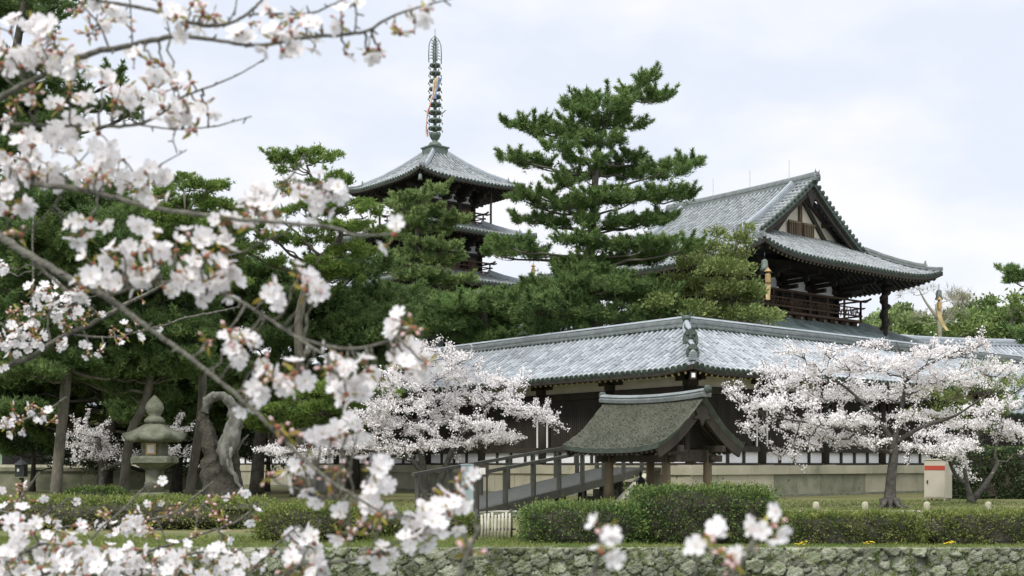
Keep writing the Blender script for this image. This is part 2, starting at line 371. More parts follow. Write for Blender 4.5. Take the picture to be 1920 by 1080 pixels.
def soffit(mb, O, U, D, u0, u1, depth, zf, drop=.12, m='wood_soffit', n=16, dm=None):
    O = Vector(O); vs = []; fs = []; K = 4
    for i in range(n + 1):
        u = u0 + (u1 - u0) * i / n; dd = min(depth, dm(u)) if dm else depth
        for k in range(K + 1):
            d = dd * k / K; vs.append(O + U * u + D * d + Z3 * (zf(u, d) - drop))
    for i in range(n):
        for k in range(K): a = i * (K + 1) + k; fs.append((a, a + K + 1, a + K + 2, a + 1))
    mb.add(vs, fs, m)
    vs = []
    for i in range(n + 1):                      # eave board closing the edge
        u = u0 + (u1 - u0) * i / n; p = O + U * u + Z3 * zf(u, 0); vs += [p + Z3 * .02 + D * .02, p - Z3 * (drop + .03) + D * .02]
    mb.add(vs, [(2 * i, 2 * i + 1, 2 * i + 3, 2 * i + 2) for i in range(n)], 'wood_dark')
def rafters(mb, O, U, D, u0, u1, depth, zf, step, drop=.2, s=.09, tip=None, dm=None, start=.1):
    O = Vector(O); u = u0 + step / 2
    while u < u1:
        dd = min(depth, dm(u)) if dm else depth
        if dd > .35:
            p = O + U * u + D * start + Z3 * (zf(u, start) - drop); q = O + U * u + D * dd + Z3 * (zf(u, dd) - drop)
            mb.beam(p, q, s, s * 1.2, 'wood_dark')
            if tip:
                e = (q - p).normalized(); mb.beam(p - e * .012, p + e * .002, s * .96, s * 1.15, tip)
        u += step
RIDGE = [(-.17, 0), (-.17, .08), (-.14, .09), (-.14, .16), (-.16, .17), (-.13, .18), (-.13, .26), (-.1, .27), (-.085, .34), (0, .39), (.085, .34), (.1, .27), (.13, .26), (.13, .18), (.16, .17), (.14, .16), (.14, .09), (.17, .08), (.17, 0)]
def ridge(mb, path, sc=1.0, m='ridge_tile', h=1.0): mb.sweep([(a * sc, c * sc * h) for a, c in RIDGE], path, m)
def ogre_tile(mb, p, face, sc=1.0, m='end_tile'):         # moulded end tile: shield, brows, horns
    p = Vector(p); f = Vector(face).normalized(); s = f.cross(Z3).normalized(); u = s.cross(f) if s.cross(f).z > 0 else -s.cross(f)
    def q(a, b, c): return p + s * a * sc + u * b * sc + f * c * sc
    out_ = [(-.26, 0), (-.30, .2), (-.24, .42), (-.16, .52), (0, .60), (.16, .52), (.24, .42), (.30, .2), (.26, 0)]
    n = len(out_)
    mb.add([q(a, b, -.06) for a, b in out_] + [q(a * .94, b * .97, .08) for a, b in out_],
           [tuple(range(n - 1, -1, -1)), tuple(range(n, 2 * n))] + [(i, (i + 1) % n, n + (i + 1) % n, n + i) for i in range(n)], m)
    for a, b, r_ in ((-.12, .36, .07), (.12, .36, .07), (0, .22, .09), (-.13, .1, .06), (.13, .1, .06)):
        c = q(a, b, .09)
        mb.lathe([(r_ * sc * math.sin(t), r_ * sc * -math.cos(t)) for t in (.2, .8, 1.57, 2.3, 2.9)], c, 8, m)
    for sg in (-1, 1): mb.tube([q(sg * .1, .5, 0), q(sg * .2, .62, 0), q(sg * .22, .76, 0)], [.05 * sc, .04 * sc, .015 * sc], 6, m)
# ------------------------------------------------------------------ cloister corridor (two wings meeting at the near corner)
HDEP = 3.1; ZE = 4.40; ZR = 6.28
R0 = Vector((.147 * 44.3, 44.3, 0)); EC = R0 - (W3 + N3) * HDEP; WC = EC + (W3 + N3) * 1.25
def cz(u, d):
    t = d / HDEP; return ZE + (ZR - ZE) * (.86 * t + .14 * t * t) + .16 * max(0, 1 - u / 1.6) ** 2 * max(0, 1 - d / 1.6)
cor = thing('cloister_corridor', 'long low temple corridor with pale grey tiled roof turning a corner behind the thatched shelter', 'corridor', (WC.x, WC.y, 0))
LW, LN = 92.0, 44.0
cov, pan, sof, raf = MB(), MB(), MB(), MB(); ends = []
for (U, D, Ln) in ((W3, N3, LW), (N3, W3, LN)):
    end = MB(); ends.append(end)
    dmx = lambda u, Ln=Ln: min(HDEP, u)
    roof_face(cov, pan, end, EC, U, D, 0, Ln, dmx, cz, .27, .34, .085, mp='ridge_tile')
    soffit(sof, EC, U, D, 0, Ln, 1.5, cz, .14, n=60, dm=dmx)
    rafters(raf, EC, U, D, 0, min(Ln, 60), 1.6, cz, .30, .22, .085, 'rafter_end', dm=dmx)
    Ob = R0 + D * HDEP + U * 3.1                                       # inner court slope, plain underside sheet
    roof_face(cov, pan, None, Ob - U * 0, U, -D, 0, Ln - 6.2, lambda u: HDEP, cz, tiled=False)
r_ = MB(); r_.v, r_.f, r_.m, r_.mats, r_.sm = cov.v, cov.f, cov.m, cov.mats, cov.sm
n0 = len(cov.v)
for f, m, s_ in zip(pan.f, pan.m, pan.sm): r_.f.append([n0 + k for k in f]); r_.m.append(m); r_.sm.append(s_)
r_.v.extend(pan.v); roof_o = r_.build('roof', cor)
[e_.build('eave_tile', roof_o) for e_ in ends]; sof.build('soffit', roof_o); raf.build('rafter', roof_o)
RT = R0 + Z3 * (ZR + .02)
for U, Ln in ((W3, LW), (N3, LN)):
    b = MB(); ridge(b, [RT + U * t + Z3 * .018 * math.sin(t * .9) for t in [.05 + (Ln - .1) * i / 60 for i in range(61)]], 1.0, 'ridge_tile', 1.0)
    b.sweep([(-.10, .36), (-.06, .42), (0, .44), (.06, .42), (.10, .36)], [RT + U * .1, RT + U * Ln], 'ridge_pale')
    t = .35
    while t < min(Ln, 70):                                             # dark round tile heads under the ridge
        D_ = N3 if U is W3 else W3; c = RT + U * t - D_ * .2 + Z3 * .0
        b.tube([c, c - D_ * .05], .06, 6, 'end_tile'); t += .27
    b.build('ridge', roof_o)
hd = -(W3 + N3).normalized()
b = MB(); hp = [RT.lerp(EC + Z3 * (cz(0, 0) + .05), t) for t in (0.02, .3, .6, .93)]
ridge(b, hp, .92, 'ridge_pale', .9); b.build('hip_ridge', roof_o)
b = MB(); ogre_tile(b, RT.lerp(EC + Z3 * cz(0, 0), .60) + Z3 * .16, hd, .95); b.build('ogre_tile', roof_o); b = MB(); ogre_tile(b, RT.lerp(EC + Z3 * cz(0, 0), .90) + Z3 * .1, hd, .8); b.build('ogre_tile', roof_o)
b = MB()
for sg in (-1, 1):
    s_ = hd.cross(Z3); b.tube([RT + Z3 * .34 + s_ * sg * .03, RT + Z3 * .44 + s_ * sg * .13, RT + Z3 * .52 + s_ * sg * .2, RT + Z3 * .58 + s_ * sg * .17], [.05, .045, .035, .015], 6, 'end_tile')
b.lathe([(.15, .25), (.17, .36), (.12, .43), (.03, .46)], RT, 8, 'end_tile'); b.build('ridge_finial', roof_o)
b = MB(); b.beam(EC + hd * -1.6 + Z3 * 4.05, EC + hd * -.12 + Z3 * 4.2, .2, .26, 'wood_dark'); b.beam(EC - hd * .118 + Z3 * 4.2, EC - hd * .10 + Z3 * 4.2, .12, .15, 'plaster'); b.build('hip_rafter', roof_o)
def uv(u, v, z=0): return WC + W3 * u + N3 * v + Z3 * z
# stone platform
b = MB()
for U, D, Ln, s0 in ((W3, N3, LW, -.62), (N3, W3, 40, -.64)):
    t = s0
    while t < Ln:
        l = random.uniform(1.3, 2.3); p = WC + U * (t + l / 2)
        b.box(p - D * .44 + Z3 * .985, U * (l / 2 - .006), D * .2, Z3 * .165, 'stone_pale'); t += l
    t = s0 + .04
    while t < Ln:
        l = random.uniform(.9, 1.7); p = WC + U * (t + l / 2)
        b.box(p - D * .40 + Z3 * .36, U * (l / 2 - .012), D * .17, Z3 * .455, 'stone_stained' if (U is N3 and t > 3.5 and random.random() < .75) or random.random() < .12 else 'stone_pale'); t += l
    b.box(WC + U * (s0 + Ln) / 2 - D * .46 + Z3 * .02, U * (Ln - s0) / 2, D * .3, Z3 * .06, 'stone_grey')
    b.box(WC + U * (Ln / 2) + D * 1.8 + Z3 * .56, U * (Ln / 2 + .2), D * 2.1, Z3 * .57, 'stone_grey')
b.build('stone_platform', cor)
BAY = 3.93
def bay(U, D, k, last=False, detail=True):
    o = WC + U * (k * BAY)
    if k == 0 and U is N3: pass
    else:
        b = MB(); b.tube([o + Z3 * 1.12, o + Z3 * 2.4, o + Z3 * 4.0], [.19, .2, .175], 12, 'wood_dark')
        b.box(o + Z3 * 1.14, U * .32, D * .32, Z3 * .03, 'stone_pale'); b.build('column', cor)
        b = MB(); b.box(o + Z3 * 4.06, U * .2, D * .2, Z3 * .1, 'wood_dark'); b.box(o + Z3 * 4.24, U * .62, D * .11, Z3 * .09, 'wood_dark'); b.box(o + Z3 * 4.24, U * .11, D * .45, Z3 * .085, 'wood_dark')
        for s_ in (-.5, .5): b.box(o + U * s_ + Z3 * 4.38, U * .12, D * .12, Z3 * .06, 'wood_dark')
        b.build('bracket', cor)
    a, c = .2, BAY - .2; m_ = o + U * BAY / 2
    for nm, z_, hh_, dd_ in (('ground_sill', 1.19, .05, .12), ('sill_beam', 1.75, .1, .12), ('head_beam', 3.83, .13, .1)): b = MB(); b.box(m_ + Z3 * z_, U * (BAY / 2 - .2), D * dd_, Z3 * hh_, 'wood_dark'); b.build(nm, cor)
    pw = (c - a - 3 * .11) / 4
    for i in range(4):
        x = a + i * (pw + .11)
        b = MB(); b.box(o + U * (x + pw / 2) + D * .03 + Z3 * 1.445, U * pw / 2, D * .03, Z3 * .205, 'plaster'); b.build('plaster_panel', cor)
    for i in range(3): b = MB(); b.box(o + U * (a + (i + 1) * pw + i * .11 + .055) + Z3 * 1.445, U * .055, D * .07, Z3 * .205, 'wood_dark'); b.build('stud', cor)
    for s_ in (.30, BAY - .30): b = MB(); b.box(o + U * s_ + D * .02 + Z3 * 2.62, U * .085, D * .03, Z3 * .77, 'plaster'); b.build('plaster_strip', cor)
    b = MB(); x = .46
    b.box(m_ + D * .35 + Z3 * 2.77, U * (BAY / 2 - .2), D * .02, Z3 * .95, 'window_dark')
    b.box(o + U * .425 + Z3 * 2.77, U * .035, D * .08, Z3 * .92, 'wood_dark'); b.box(o + U * (BAY - .425) + Z3 * 2.77, U * .035, D * .08, Z3 * .92, 'wood_dark')
    n = int((BAY - .92) / .115)
    for i in range(n): b.box(o + U * (.5 + i * .115) + Z3 * 2.77, (U + D) * .022, (U - D) * .022, Z3 * .92, 'wood_dark')
    b.box(m_ + D * .03 + Z3 * 3.05, U * (BAY / 2 - .45), D * .02, Z3 * .04, 'wood_dark')
    b.build('lattice_window', cor)
    b = MB(); b.box(m_ + D * .03 + Z3 * 4.14, U * (BAY / 2 - .2), D * .05, Z3 * .18, 'plaster_cream'); b.box(m_ + Z3 * 4.40, U * (BAY / 2 + .1), D * .1, Z3 * .08, 'wood_dark'); b.build('plaster_band', cor)
for k in range(17): bay(W3, N3, k)
for k in range(8): bay(N3, W3, k)
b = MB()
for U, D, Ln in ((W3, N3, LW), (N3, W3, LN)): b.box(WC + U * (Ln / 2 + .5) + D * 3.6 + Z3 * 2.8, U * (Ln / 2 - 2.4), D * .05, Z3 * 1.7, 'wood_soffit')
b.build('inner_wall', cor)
# ------------------------------------------------------------------ hip roof on a rectangle
def merged(parent, name, *mbs):
    r = MB()
    for m in mbs:
        for f, i, s_ in zip(m.f, m.m, m.sm): r.f.append([len(r.v) + k for k in f]); r.m.append(r.mi(m.mats[i])); r.sm.append(s_)
        r.v.extend(m.v)
    return r.build(name, parent)
def rect_faces(O, LWd, LNd): return ((O, W3, N3, LWd, True), (O, N3, W3, LNd, True), (O + N3 * LNd, W3, -N3, LWd, False), (O + W3 * LWd, N3, -W3, LNd, False))
def bell(name, p, parent, sc=1.0):
    b = MB(); b.tube([p, p - Z3 * .25 * sc], .02, 5, 'iron'); b.lathe([(.05 * sc, -.25 * sc), (.11 * sc, -.30 * sc), (.13 * sc, -.55 * sc), (.18 * sc, -.66 * sc)], p, 10, 'bronze'); return b.build(name, parent)
def railing(root, cx, h, z0, hgt, m='wood_rail', ext=.45, posts=5, fret=False):        # balcony round a square/rectangle
    hw, hn = h
    for sg, (A, B, ha, hb) in ((-1, (W3, N3, hw, hn)), (-1, (N3, W3, hn, hw)), (1, (W3, N3, hw, hn)), (1, (N3, W3, hn, hw))):
        b = MB(); c = cx + B * sg * hb
        for fz, th in ((1.0, .10), (.62, .07), (.22, .09)): b.beam(c - A * (ha + ext * fz) + Z3 * (z0 + hgt * fz), c + A * (ha + ext * fz) + Z3 * (z0 + hgt * fz), th, th, m)
        for s2 in (-1, 1):
            b.beam(c + A * s2 * (ha + ext) + Z3 * (z0 + hgt), c + A * s2 * (ha + ext + .22) + Z3 * (z0 + hgt + .08), .10, .10, m)
        for i in range(posts + 1): p = c + A * (-ha + 2 * ha * i / posts); b.beam(p + Z3 * z0, p + Z3 * (z0 + hgt), .11, .11, m)
        if fret:                                                       # key-fret panels between the rails
            x = -ha + .12
            while x < ha - .3:
                p = c + A * x
                b.beam(p + Z3 * (z0 + hgt * .26), p + Z3 * (z0 + hgt * .45), .05, .05, m); b.beam(p + Z3 * (z0 + hgt * .45), p + A * .2 + Z3 * (z0 + hgt * .45), .05, .05, m)
                b.beam(p + A * .2 + Z3 * (z0 + hgt * .34), p + A * .2 + Z3 * (z0 + hgt * .58), .05, .05, m); x += .36
        b.build('railing', root)
def storey(root, cx, h, z0, z1, bays, pz, m='wood_dark', arms=True, armlen=1.0):
    hw, hn = h
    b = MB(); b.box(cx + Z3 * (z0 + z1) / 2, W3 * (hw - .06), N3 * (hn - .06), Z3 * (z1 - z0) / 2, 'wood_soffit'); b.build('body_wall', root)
    pl, co, br = MB(), MB(), MB()
    for A, B, ha, hb, nb in ((W3, N3, hw, hn, bays[0]), (N3, W3, hn, hw, bays[1])):
        for sg in (-1, 1):
            c = cx + B * sg * hb
            for i in range(nb):
                x0, x1 = -ha + 2 * ha * i / nb + .14, -ha + 2 * ha * (i + 1) / nb - .14; xm = (x0 + x1) / 2; w2 = (x1 - x0) / 2
                q = [c + A * (xm - w2) + Z3 * pz[0], c + A * (xm + w2) + Z3 * pz[0], c + A * (xm + w2 * .75) + Z3 * ((pz[0] + pz[1]) / 2), c + A * (xm + w2 * .45) + Z3 * pz[1], c + A * (xm - w2 * .45) + Z3 * pz[1], c + A * (xm - w2 * .75) + Z3 * ((pz[0] + pz[1]) / 2)]
                pl.add(q + [p - B * sg * .08 for p in q], [(0, 1, 2, 3, 4, 5), (11, 10, 9, 8, 7, 6)], 'plaster')
                if pz[0] - z0 > 1.0: pl.box(c + A * xm + Z3 * (z0 + (pz[0] - z0) * .45), A * w2 * .5, B * .03, Z3 * (pz[0] - z0) * .3, 'wood_brown')
            for i in range(nb + 1):
                p = c + A * (-ha + 2 * ha * i / nb)
                co = MB(); co.tube([p + Z3 * z0, p + Z3 * pz[1]], .16, 8, m); co.build('column', root)
                if arms:
                    for k in range(3): br.beam(p - B * sg * .3 + Z3 * (pz[0] + .12 + k * .27), p + B * sg * (.35 + armlen * (k + 1) / 3) + Z3 * (pz[0] + .12 + k * .30), .17, .22, m)
                    for s2 in (-.32, .32): br.box(p + A * s2 + B * sg * .06 + Z3 * (pz[0] + .3), A * .14, B * .12, Z3 * .12, m)
            br.beam(c - A * (ha + .4) + Z3 * (pz[0] - .06), c + A * (ha + .4) + Z3 * (pz[0] - .06), .2, .16, m)
            br.beam(c - A * (ha + .4) + Z3 * (pz[1] + .1), c + A * (ha + .4) + Z3 * (pz[1] + .1), .24, .2, m)
    pl.build('plaster_panel', root)
    br.build('bracket', root)
# ------------------------------------------------------------------ main hall (hip-and-gable roof)
Y1 = 60.0; HO = Vector((.2135 * Y1, Y1, 0)); HN = 16.8; HW = 17.4; INS = 3.2; HH = HN / 2; HZE = 12.05; HRISE = 5.35
hall = thing('main_hall', 'two-storey temple hall with grey hip-and-gable tiled roof and white gable end', 'temple hall', HO + (W3 * HW + N3 * HN) / 2)
def hz_(L):
    def f(u, d):
        t = d / HH; e = abs(2 * u / L - 1)
        return HZE + HRISE * (.74 * t + .26 * t * t) + .62 * e ** 5 * max(0, 1 - d / 3.4)
    return f
cov, pan, sof, raf = MB(), MB(), MB(), MB(); ends = []
for O, U, D, Ln, vis in rect_faces(HO, HW, HN):
    end = MB(); ends.append(end)
    f = hz_(Ln)
    if U is W3: dm = lambda u, Ln=Ln: HH if INS <= u <= Ln - INS else min(u, Ln - u)
    else: dm = lambda u, Ln=Ln: min(u, Ln - u, INS + 1.0)
    roof_face(cov, pan, end if vis else None, O, U, D, 0, Ln, dm, f, .31, .38, .095, 'tile_dark', tiled=vis, mp='tile_gap')
    soffit(sof, O, U, D, 0, Ln, 4.2, f, .2, n=24, dm=lambda u, Ln=Ln: min(u, Ln - u, 4.2))
    rafters(raf, O, U, D, 0, Ln, 4.2, f, .34, .3, .12, 'wood_post', dm=lambda u, Ln=Ln: min(u, Ln - u, 4.2))
hr = merged(hall, 'roof', cov, pan); [e_.build('eave_tile', hr) for e_ in ends if e_.v]; sof.build('soffit', hr); raf.build('rafter', hr)
hf = hz_(HW); RZ = HZE + HRISE
rp = [HO + N3 * HH + W3 * (INS - .25 + (HW - 2 * INS + .5) * i / 12) + Z3 * (RZ - .10 + .06 * abs(i / 6 - 1) ** 3) for i in range(13)]
b = MB(); ridge(b, rp, 1.35, 'ridge_tile', 1.05); b.build('ridge', hr)
b = MB(); ogre_tile(b, rp[0] - W3 * .04, -W3, .85, 'ridge_tile'); b.build('ogre_tile', hr)
for i in (2, 5, 8):
    b = MB(); b.tube([rp[i] + Z3 * .45, rp[i] + Z3 * 1.6], .008, 4, 'iron'); b.build('lightning_rod', hr)
for ue, sgn in ((INS, 1), (HW - INS, -1)):                             # verges, descending ridges, hips, gables
    for fl in (0, 1):
        base = HO if fl == 0 else HO + N3 * HN; D = N3 if fl == 0 else -N3
        P = lambda u, d: base + W3 * u + D * d + Z3 * hf(u, d)
        b = MB(); ridge(b, [P(ue + sgn * 1.25, d) + Z3 * .06 for d in (8.2, 7, 6, 5, 4.2, 3.5)], 1.0, 'ridge_pale' if fl == 0 else 'ridge_tile', .85)
        ogre_tile(b, P(ue + sgn * 1.25, 3.4) + Z3 * .05, -D, .8, 'ridge_tile'); b.build('descending_ridge', hr)
        b = MB(); d = INS + .1
        while d < HH - .1:                                             # cross-laid verge tiles with round heads
            p = P(ue + sgn * .9, d) + Z3 * .08; q = P(ue - sgn * .12, d) + Z3 * .05
            b.tube([p, q], .115, 7, 'tile_dark'); b.tube([q, q - W3 * sgn * .03], .13, 8, 'end_tile'); d += .33
        b.sweep([(-.1, -.22), (-.1, .04), (.1, .04), (.1, -.22)], [P(ue + sgn * .02, d) for d in (3.1, 4.5, 6, 7.2, 8.35)], 'end_tile')
        b.build('verge_tile', hr)
        b = MB(); b.sweep([(-.05, -.52), (-.05, -.2), (.05, -.2), (.05, -.52)], [P(ue + sgn * .14, d) for d in (3.0, 4.5, 6, 7.2, 8.38)], 'wood_dark'); b.build('bargeboard', hr)
        u0_ = 0 if sgn == 1 else HW
        b = MB(); ridge(b, [P(abs(u0_ - d), d) + Z3 * .08 for d in (3.3, 2.6, 1.9, 1.2, .75)], .9, 'ridge_tile'); ridge(b, [P(abs(u0_ - d), d) + Z3 * .06 for d in (1.2, .7, .3, .02)], .6, 'ridge_tile')
        ogre_tile(b, P(abs(u0_ - .75), .72) + Z3 * .08, base - (HO + (W3 * HW + N3 * HN) / 2) + (W3 * HW if sgn < 0 else Vector()), .75, 'ridge_tile'); b.build('hip_ridge', hr)
    gw = ue + sgn * .95; g = HO + W3 * gw; zb = hf(gw, INS) - .25
    pts = [(d, hf(gw, d) - .32) for d in (3.3, 4.5, 6, 7.2, 8.4)]
    prof = [g + N3 * d + Z3 * z for d, z in pts] + [g + N3 * (HN - d) + Z3 * z for d, z in pts[-2::-1]]
    b = MB(); b.add(prof + [p + W3 * sgn * .1 for p in prof], [tuple(range(9)), tuple(range(17, 8, -1))], 'plaster_cream'); b.build('gable_wall', hall)
    e_ = -W3 * sgn * .07
    b = MB(); cx = g + N3 * HH + e_
    b.beam(cx + Z3 * (zb + .2), cx + Z3 * (RZ - .7), .26, .1, 'wood_brown', up=W3)
    for s_ in (-1, 1):
        b.beam(cx + N3 * s_ * 2.9 + Z3 * (zb + .3), cx + N3 * s_ * .18 + Z3 * (zb + 3.0), .1, .28, 'wood_dark', up=Z3)
        b.beam(cx + N3 * s_ * 5.2 + Z3 * (zb + .1), cx + N3 * s_ * .1 + Z3 * (RZ - .55), .1, .3, 'wood_dark', up=Z3)
    b.build('gable_strut', hall)
    for s_ in (-1, 1):
        b = MB(); c = cx + N3 * s_ * .68 + Z3 * (zb + .95) + e_
        b.box(c, N3 * .5, W3 * .04, Z3 * .62, 'wood_brown')
        for k in range(6): b.box(c + N3 * (-.42 + k * .168) + e_ * .9, N3 * .03, W3 * .02, Z3 * .56, 'wood_post')
        b.box(c + Z3 * .62 + e_ * .6, N3 * .56, W3 * .05, Z3 * .06, 'wood_post'); b.build('shutter', hall)
    b = MB(); c = HO + N3 * HH + W3 * (ue + sgn * .1) + Z3 * (RZ - .75)
    b.add([c + N3 * a + Z3 * z + W3 * sgn * t for t in (-.05, .05) for a, z in ((-.3, .3), (-.42, -.1), (-.2, -.35), (0, -.75), (.2, -.35), (.42, -.1), (.3, .3))], [tuple(range(7)), tuple(range(13, 6, -1))] + [(i, (i + 1) % 7, 7 + (i + 1) % 7, 7 + i) for i in range(7)], 'wood_dark'); b.build('gable_pendant', hall)
    for s_ in (-1, 1): # purlin ends under the verge
        b = MB()
        for d in (4.0, 6.2): q = HO + N3 * (HH + s_ * (HH - d)) + W3 * (ue + sgn * .1) + Z3 * (hf(ue, d) - .5); b.beam(q, q + W3 * sgn * 1.3, .2, .24, 'wood_dark')
        b.build('purlin', hall)
hc = HO + W3 * HW / 2 + N3 * HN / 2
storey(hall, hc, (HW / 2 - 4.4, HN / 2 - 4.4), 9.6, 12.9, (4, 3), (11.15, 12.1), armlen=2.3)
b = MB(); b.box(hc + Z3 * 9.72, W3 * (HW / 2 - 3.3), N3 * (HN / 2 - 3.3), Z3 * .07, 'wood_rail'); b.box(hc + Z3 * 9.5, W3 * (HW / 2 - 3.7), N3 * (HN / 2 - 3.7), Z3 * .15, 'plaster_cream')
for sg in (-1, 1):
    for k in range(9): b.box(hc - W3 * (HW / 2 - 3.5) + N3 * (-4.4 + k * 1.1) + Z3 * 9.42, W3 * .1, N3 * .25, Z3 * .2, 'wood_rail')
b.build('balcony', hall)
railing(hall, hc, (HW / 2 - 3.4, HN / 2 - 3.4), 9.8, 1.15, ext=.5, posts=6, fret=True)
# lower roof, seen as a strip above the corridor
EX = 2.3; LO = HO - (W3 + N3) * EX; LWd, LNd = HW + 2 * EX, HN + 2 * EX
lz = lambda u, d: 6.9 + 2.5 * (.75 * d / 5.9 + .25 * (d / 5.9) ** 2)
cov, pan, end, sof = MB(), MB(), MB(), MB()
for O, U, D, Ln, vis in rect_faces(LO, LWd, LNd):
    dm = lambda u, Ln=Ln: min(u, Ln - u, 5.9)
    roof_face(cov, pan, end, O, U, D, 0, Ln, dm, lz, .29, .5, .10, 'tile_green', tiled=vis); soffit(sof, O, U, D, 0, Ln, 5.6, lz, .2, dm=dm)
lr = merged(hall, 'lower_roof', cov, pan, end, sof)
for cA, cB, sx_, sy_ in ((0, 0, 1, 1), (LWd, 0, -1, 1), (0, LNd, 1, -1), (LWd, LNd, -1, -1)):
    b = MB(); ridge(b, [LO + W3 * (cA + sx_ * d) + N3 * (cB + sy_ * d) + Z3 * (lz(0, d) + .05) for d in (5.8, 4, 2, .2)], 1.0, 'ridge_tile'); b.build('hip_ridge', lr)
b = MB(); b.box(hc + Z3 * 3.9, W3 * (HW / 2 - 2.2), N3 * (HN / 2 - 2.2), Z3 * 3.4, 'wood_dark'); b.box(hc + Z3 * .6, W3 * (HW / 2 + 1), N3 * (HN / 2 + 1), Z3 * .6, 'stone_pale'); b.build('lower_body', hall)
for (ci, cj) in ((0, 1), (0, 0), (1, 1), (1, 0)):                      # carved dragon posts carrying the roof corners
    p = HO + W3 * (2.4 if not ci else HW - 2.4) + N3 * (HN - 2.4 if cj else 2.4)
    b = MB(); b.tube([p + Z3 * 8.5, p + Z3 * 9.6, p + Z3 * 12.2], .2, 8, 'wood_dark')
    sp_ = [p + Vector((math.cos(t * 1.1) * .2, math.sin(t * 1.1) * .2, 8.8 + t * .16)) for t in [i * .5 for i in range(38)]]
    b.tube(sp_, [.09 + .09 * abs(math.sin(i * .9)) for i in range(38)], 6, 'wood_dark'); b.tube([p + Z3 * 11.6, p + Vector((.25, -.2, 11.75)), p + Vector((.55, -.3, 11.55))], [.2, .2, .1], 6, 'wood_dark')
    b.box(p + Z3 * 12.1, W3 * .3, N3 * .3, Z3 * .12, 'wood_dark'); b.build('dragon_post', hall)
tipS = HO + Z3 * (HZE + .5); tipN = HO + N3 * HN + Z3 * (HZE + .5)
for tp_ in (tipS, tipN): bell('wind_bell', tp_ + (hc - tp_).normalized() * .35 + Z3 * -.35, hall, 1.4)
# ------------------------------------------------------------------ pagoda
PC = Vector((-5.62, 86.6, 0))
pag = thing('pagoda', 'tall tiered pagoda with grey tiled roofs and ringed bronze spire above pines', 'pagoda', PC)
halfs = [4.7, 5.3, 5.9, 6.5, 7.1]; ez = [20.95, 17.35, 13.75, 10.1, 6.5]; bodyh = [2.0, 2.35, 2.7, 3.0, 3.3]
for k in range(5):
    h = halfs[k]; O = PC - (W3 + N3) * h; top = .55 if k == 0 else h - (bodyh[k - 1] + .35); dep = h - .6 if k == 0 else top
    rise = 2.75 if k == 0 else 1.25
    zf = lambda u, d, h=h, k=k, dep=dep, rise=rise: ez[k] + rise * (.62 * d / dep + .38 * (d / dep) ** 2) + .38 * abs(u / h - 1) ** 4 * max(0, 1 - d / 2.6)
    cov, pan, sof, raf = MB(), MB(), MB(), MB(); ends = []
    for O_, U, D, Ln, vis in rect_faces(O, 2 * h, 2 * h):
        end = MB(); ends.append(end)
        dm = lambda u, Ln=Ln, dep=dep: min(u, Ln - u, dep)
        roof_face(cov, pan, end if vis else None, O_, U, D, 0, Ln, dm, zf, .31, .42, .095, 'tile_dark', tiled=vis, mp='tile_gap')
        soffit(sof, O_, U, D, 0, Ln, 2.9, zf, .16, n=16, dm=lambda u, Ln=Ln: min(u, Ln - u, 2.9)); rafters(raf, O_, U, D, 0, Ln, 2.6, zf, .36, .25, .1, dm=lambda u, Ln=Ln: min(u, Ln - u, 2.6))
    rr = merged(pag, 'roof', cov, pan); [e_.build('eave_tile', rr) for e_ in ends if e_.v]; sof.build('soffit', rr); raf.build('rafter', rr)
    for sx_, sy_ in ((1, 1), (-1, 1), (1, -1), (-1, -1)):
        cp = lambda d: PC - W3 * sx_ * (h - d) - N3 * sy_ * (h - d) + Z3 * (zf(0, d) - 0) + Z3 * (.38 * 0)
        ds = [dep, dep * .75, dep * .5, dep * .28, .9]
        b = MB(); ridge(b, [PC - W3 * sx_ * (h - d) - N3 * sy_ * (h - d) + Z3 * (zf(d, d) + .05) for d in ds], .8, 'ridge_pale')
        ridge(b, [PC - W3 * sx_ * (h - d) - N3 * sy_ * (h - d) + Z3 * (zf(d, d) + .04) for d in (1.1, .6, .02)], .5, 'ridge_tile')
        q = PC - W3 * sx_ * (h - .9) - N3 * sy_ * (h - .9) + Z3 * (zf(.9, .9) + .05); ogre_tile(b, q, -(W3 * sx_ + N3 * sy_), .6, 'ridge_tile'); b.build('hip_ridge', rr)
        if (sx_, sy_) != (-1, -1): bell('wind_bell', PC - W3 * sx_ * (h - .15) - N3 * sy_ * (h - .15) + Z3 * (zf(0, 0) - .25), pag)
    bh = bodyh[k]; zt = ez[k] + .9; zb = (ez[k + 1] + 1.1) if k < 4 else .9
    storey(pag, PC, (bh, bh), zb, zt, (3, 3) if k < 4 else (3, 3), (ez[k] - .95, ez[k] - .2), armlen=1.5)
    if k < 4: railing(pag, PC, (bh + .5, bh + .5), zb + .05, .85, ext=.4, posts=4)
    if k == 0:
        for sx_, sy_ in ((1, 1), (-1, 1), (1, -1), (-1, -1)):
            p = PC - W3 * sx_ * 2.9 - N3 * sy_ * 2.9; b = MB(); b.tube([p + Z3 * (ez[1] + .9), p + Z3 * (ez[0] + .3)], .08, 6, 'wood_post'); b.build('corner_prop', pag)
b = MB(); b.box(PC + Z3 * .45, W3 * 5.5, N3 * 5.5, Z3 * .45, 'stone_pale'); b.build('stone_platform', pag)
s0 = 23.72
b = MB(); b.box(PC + Z3 * (s0 + .25), W3 * .68, N3 * .68, Z3 * .26, 'bronze'); b.box(PC + Z3 * (s0 + .54), W3 * .76, N3 * .76, Z3 * .05, 'bronze'); sp_o = b.build('spire_base', pag)
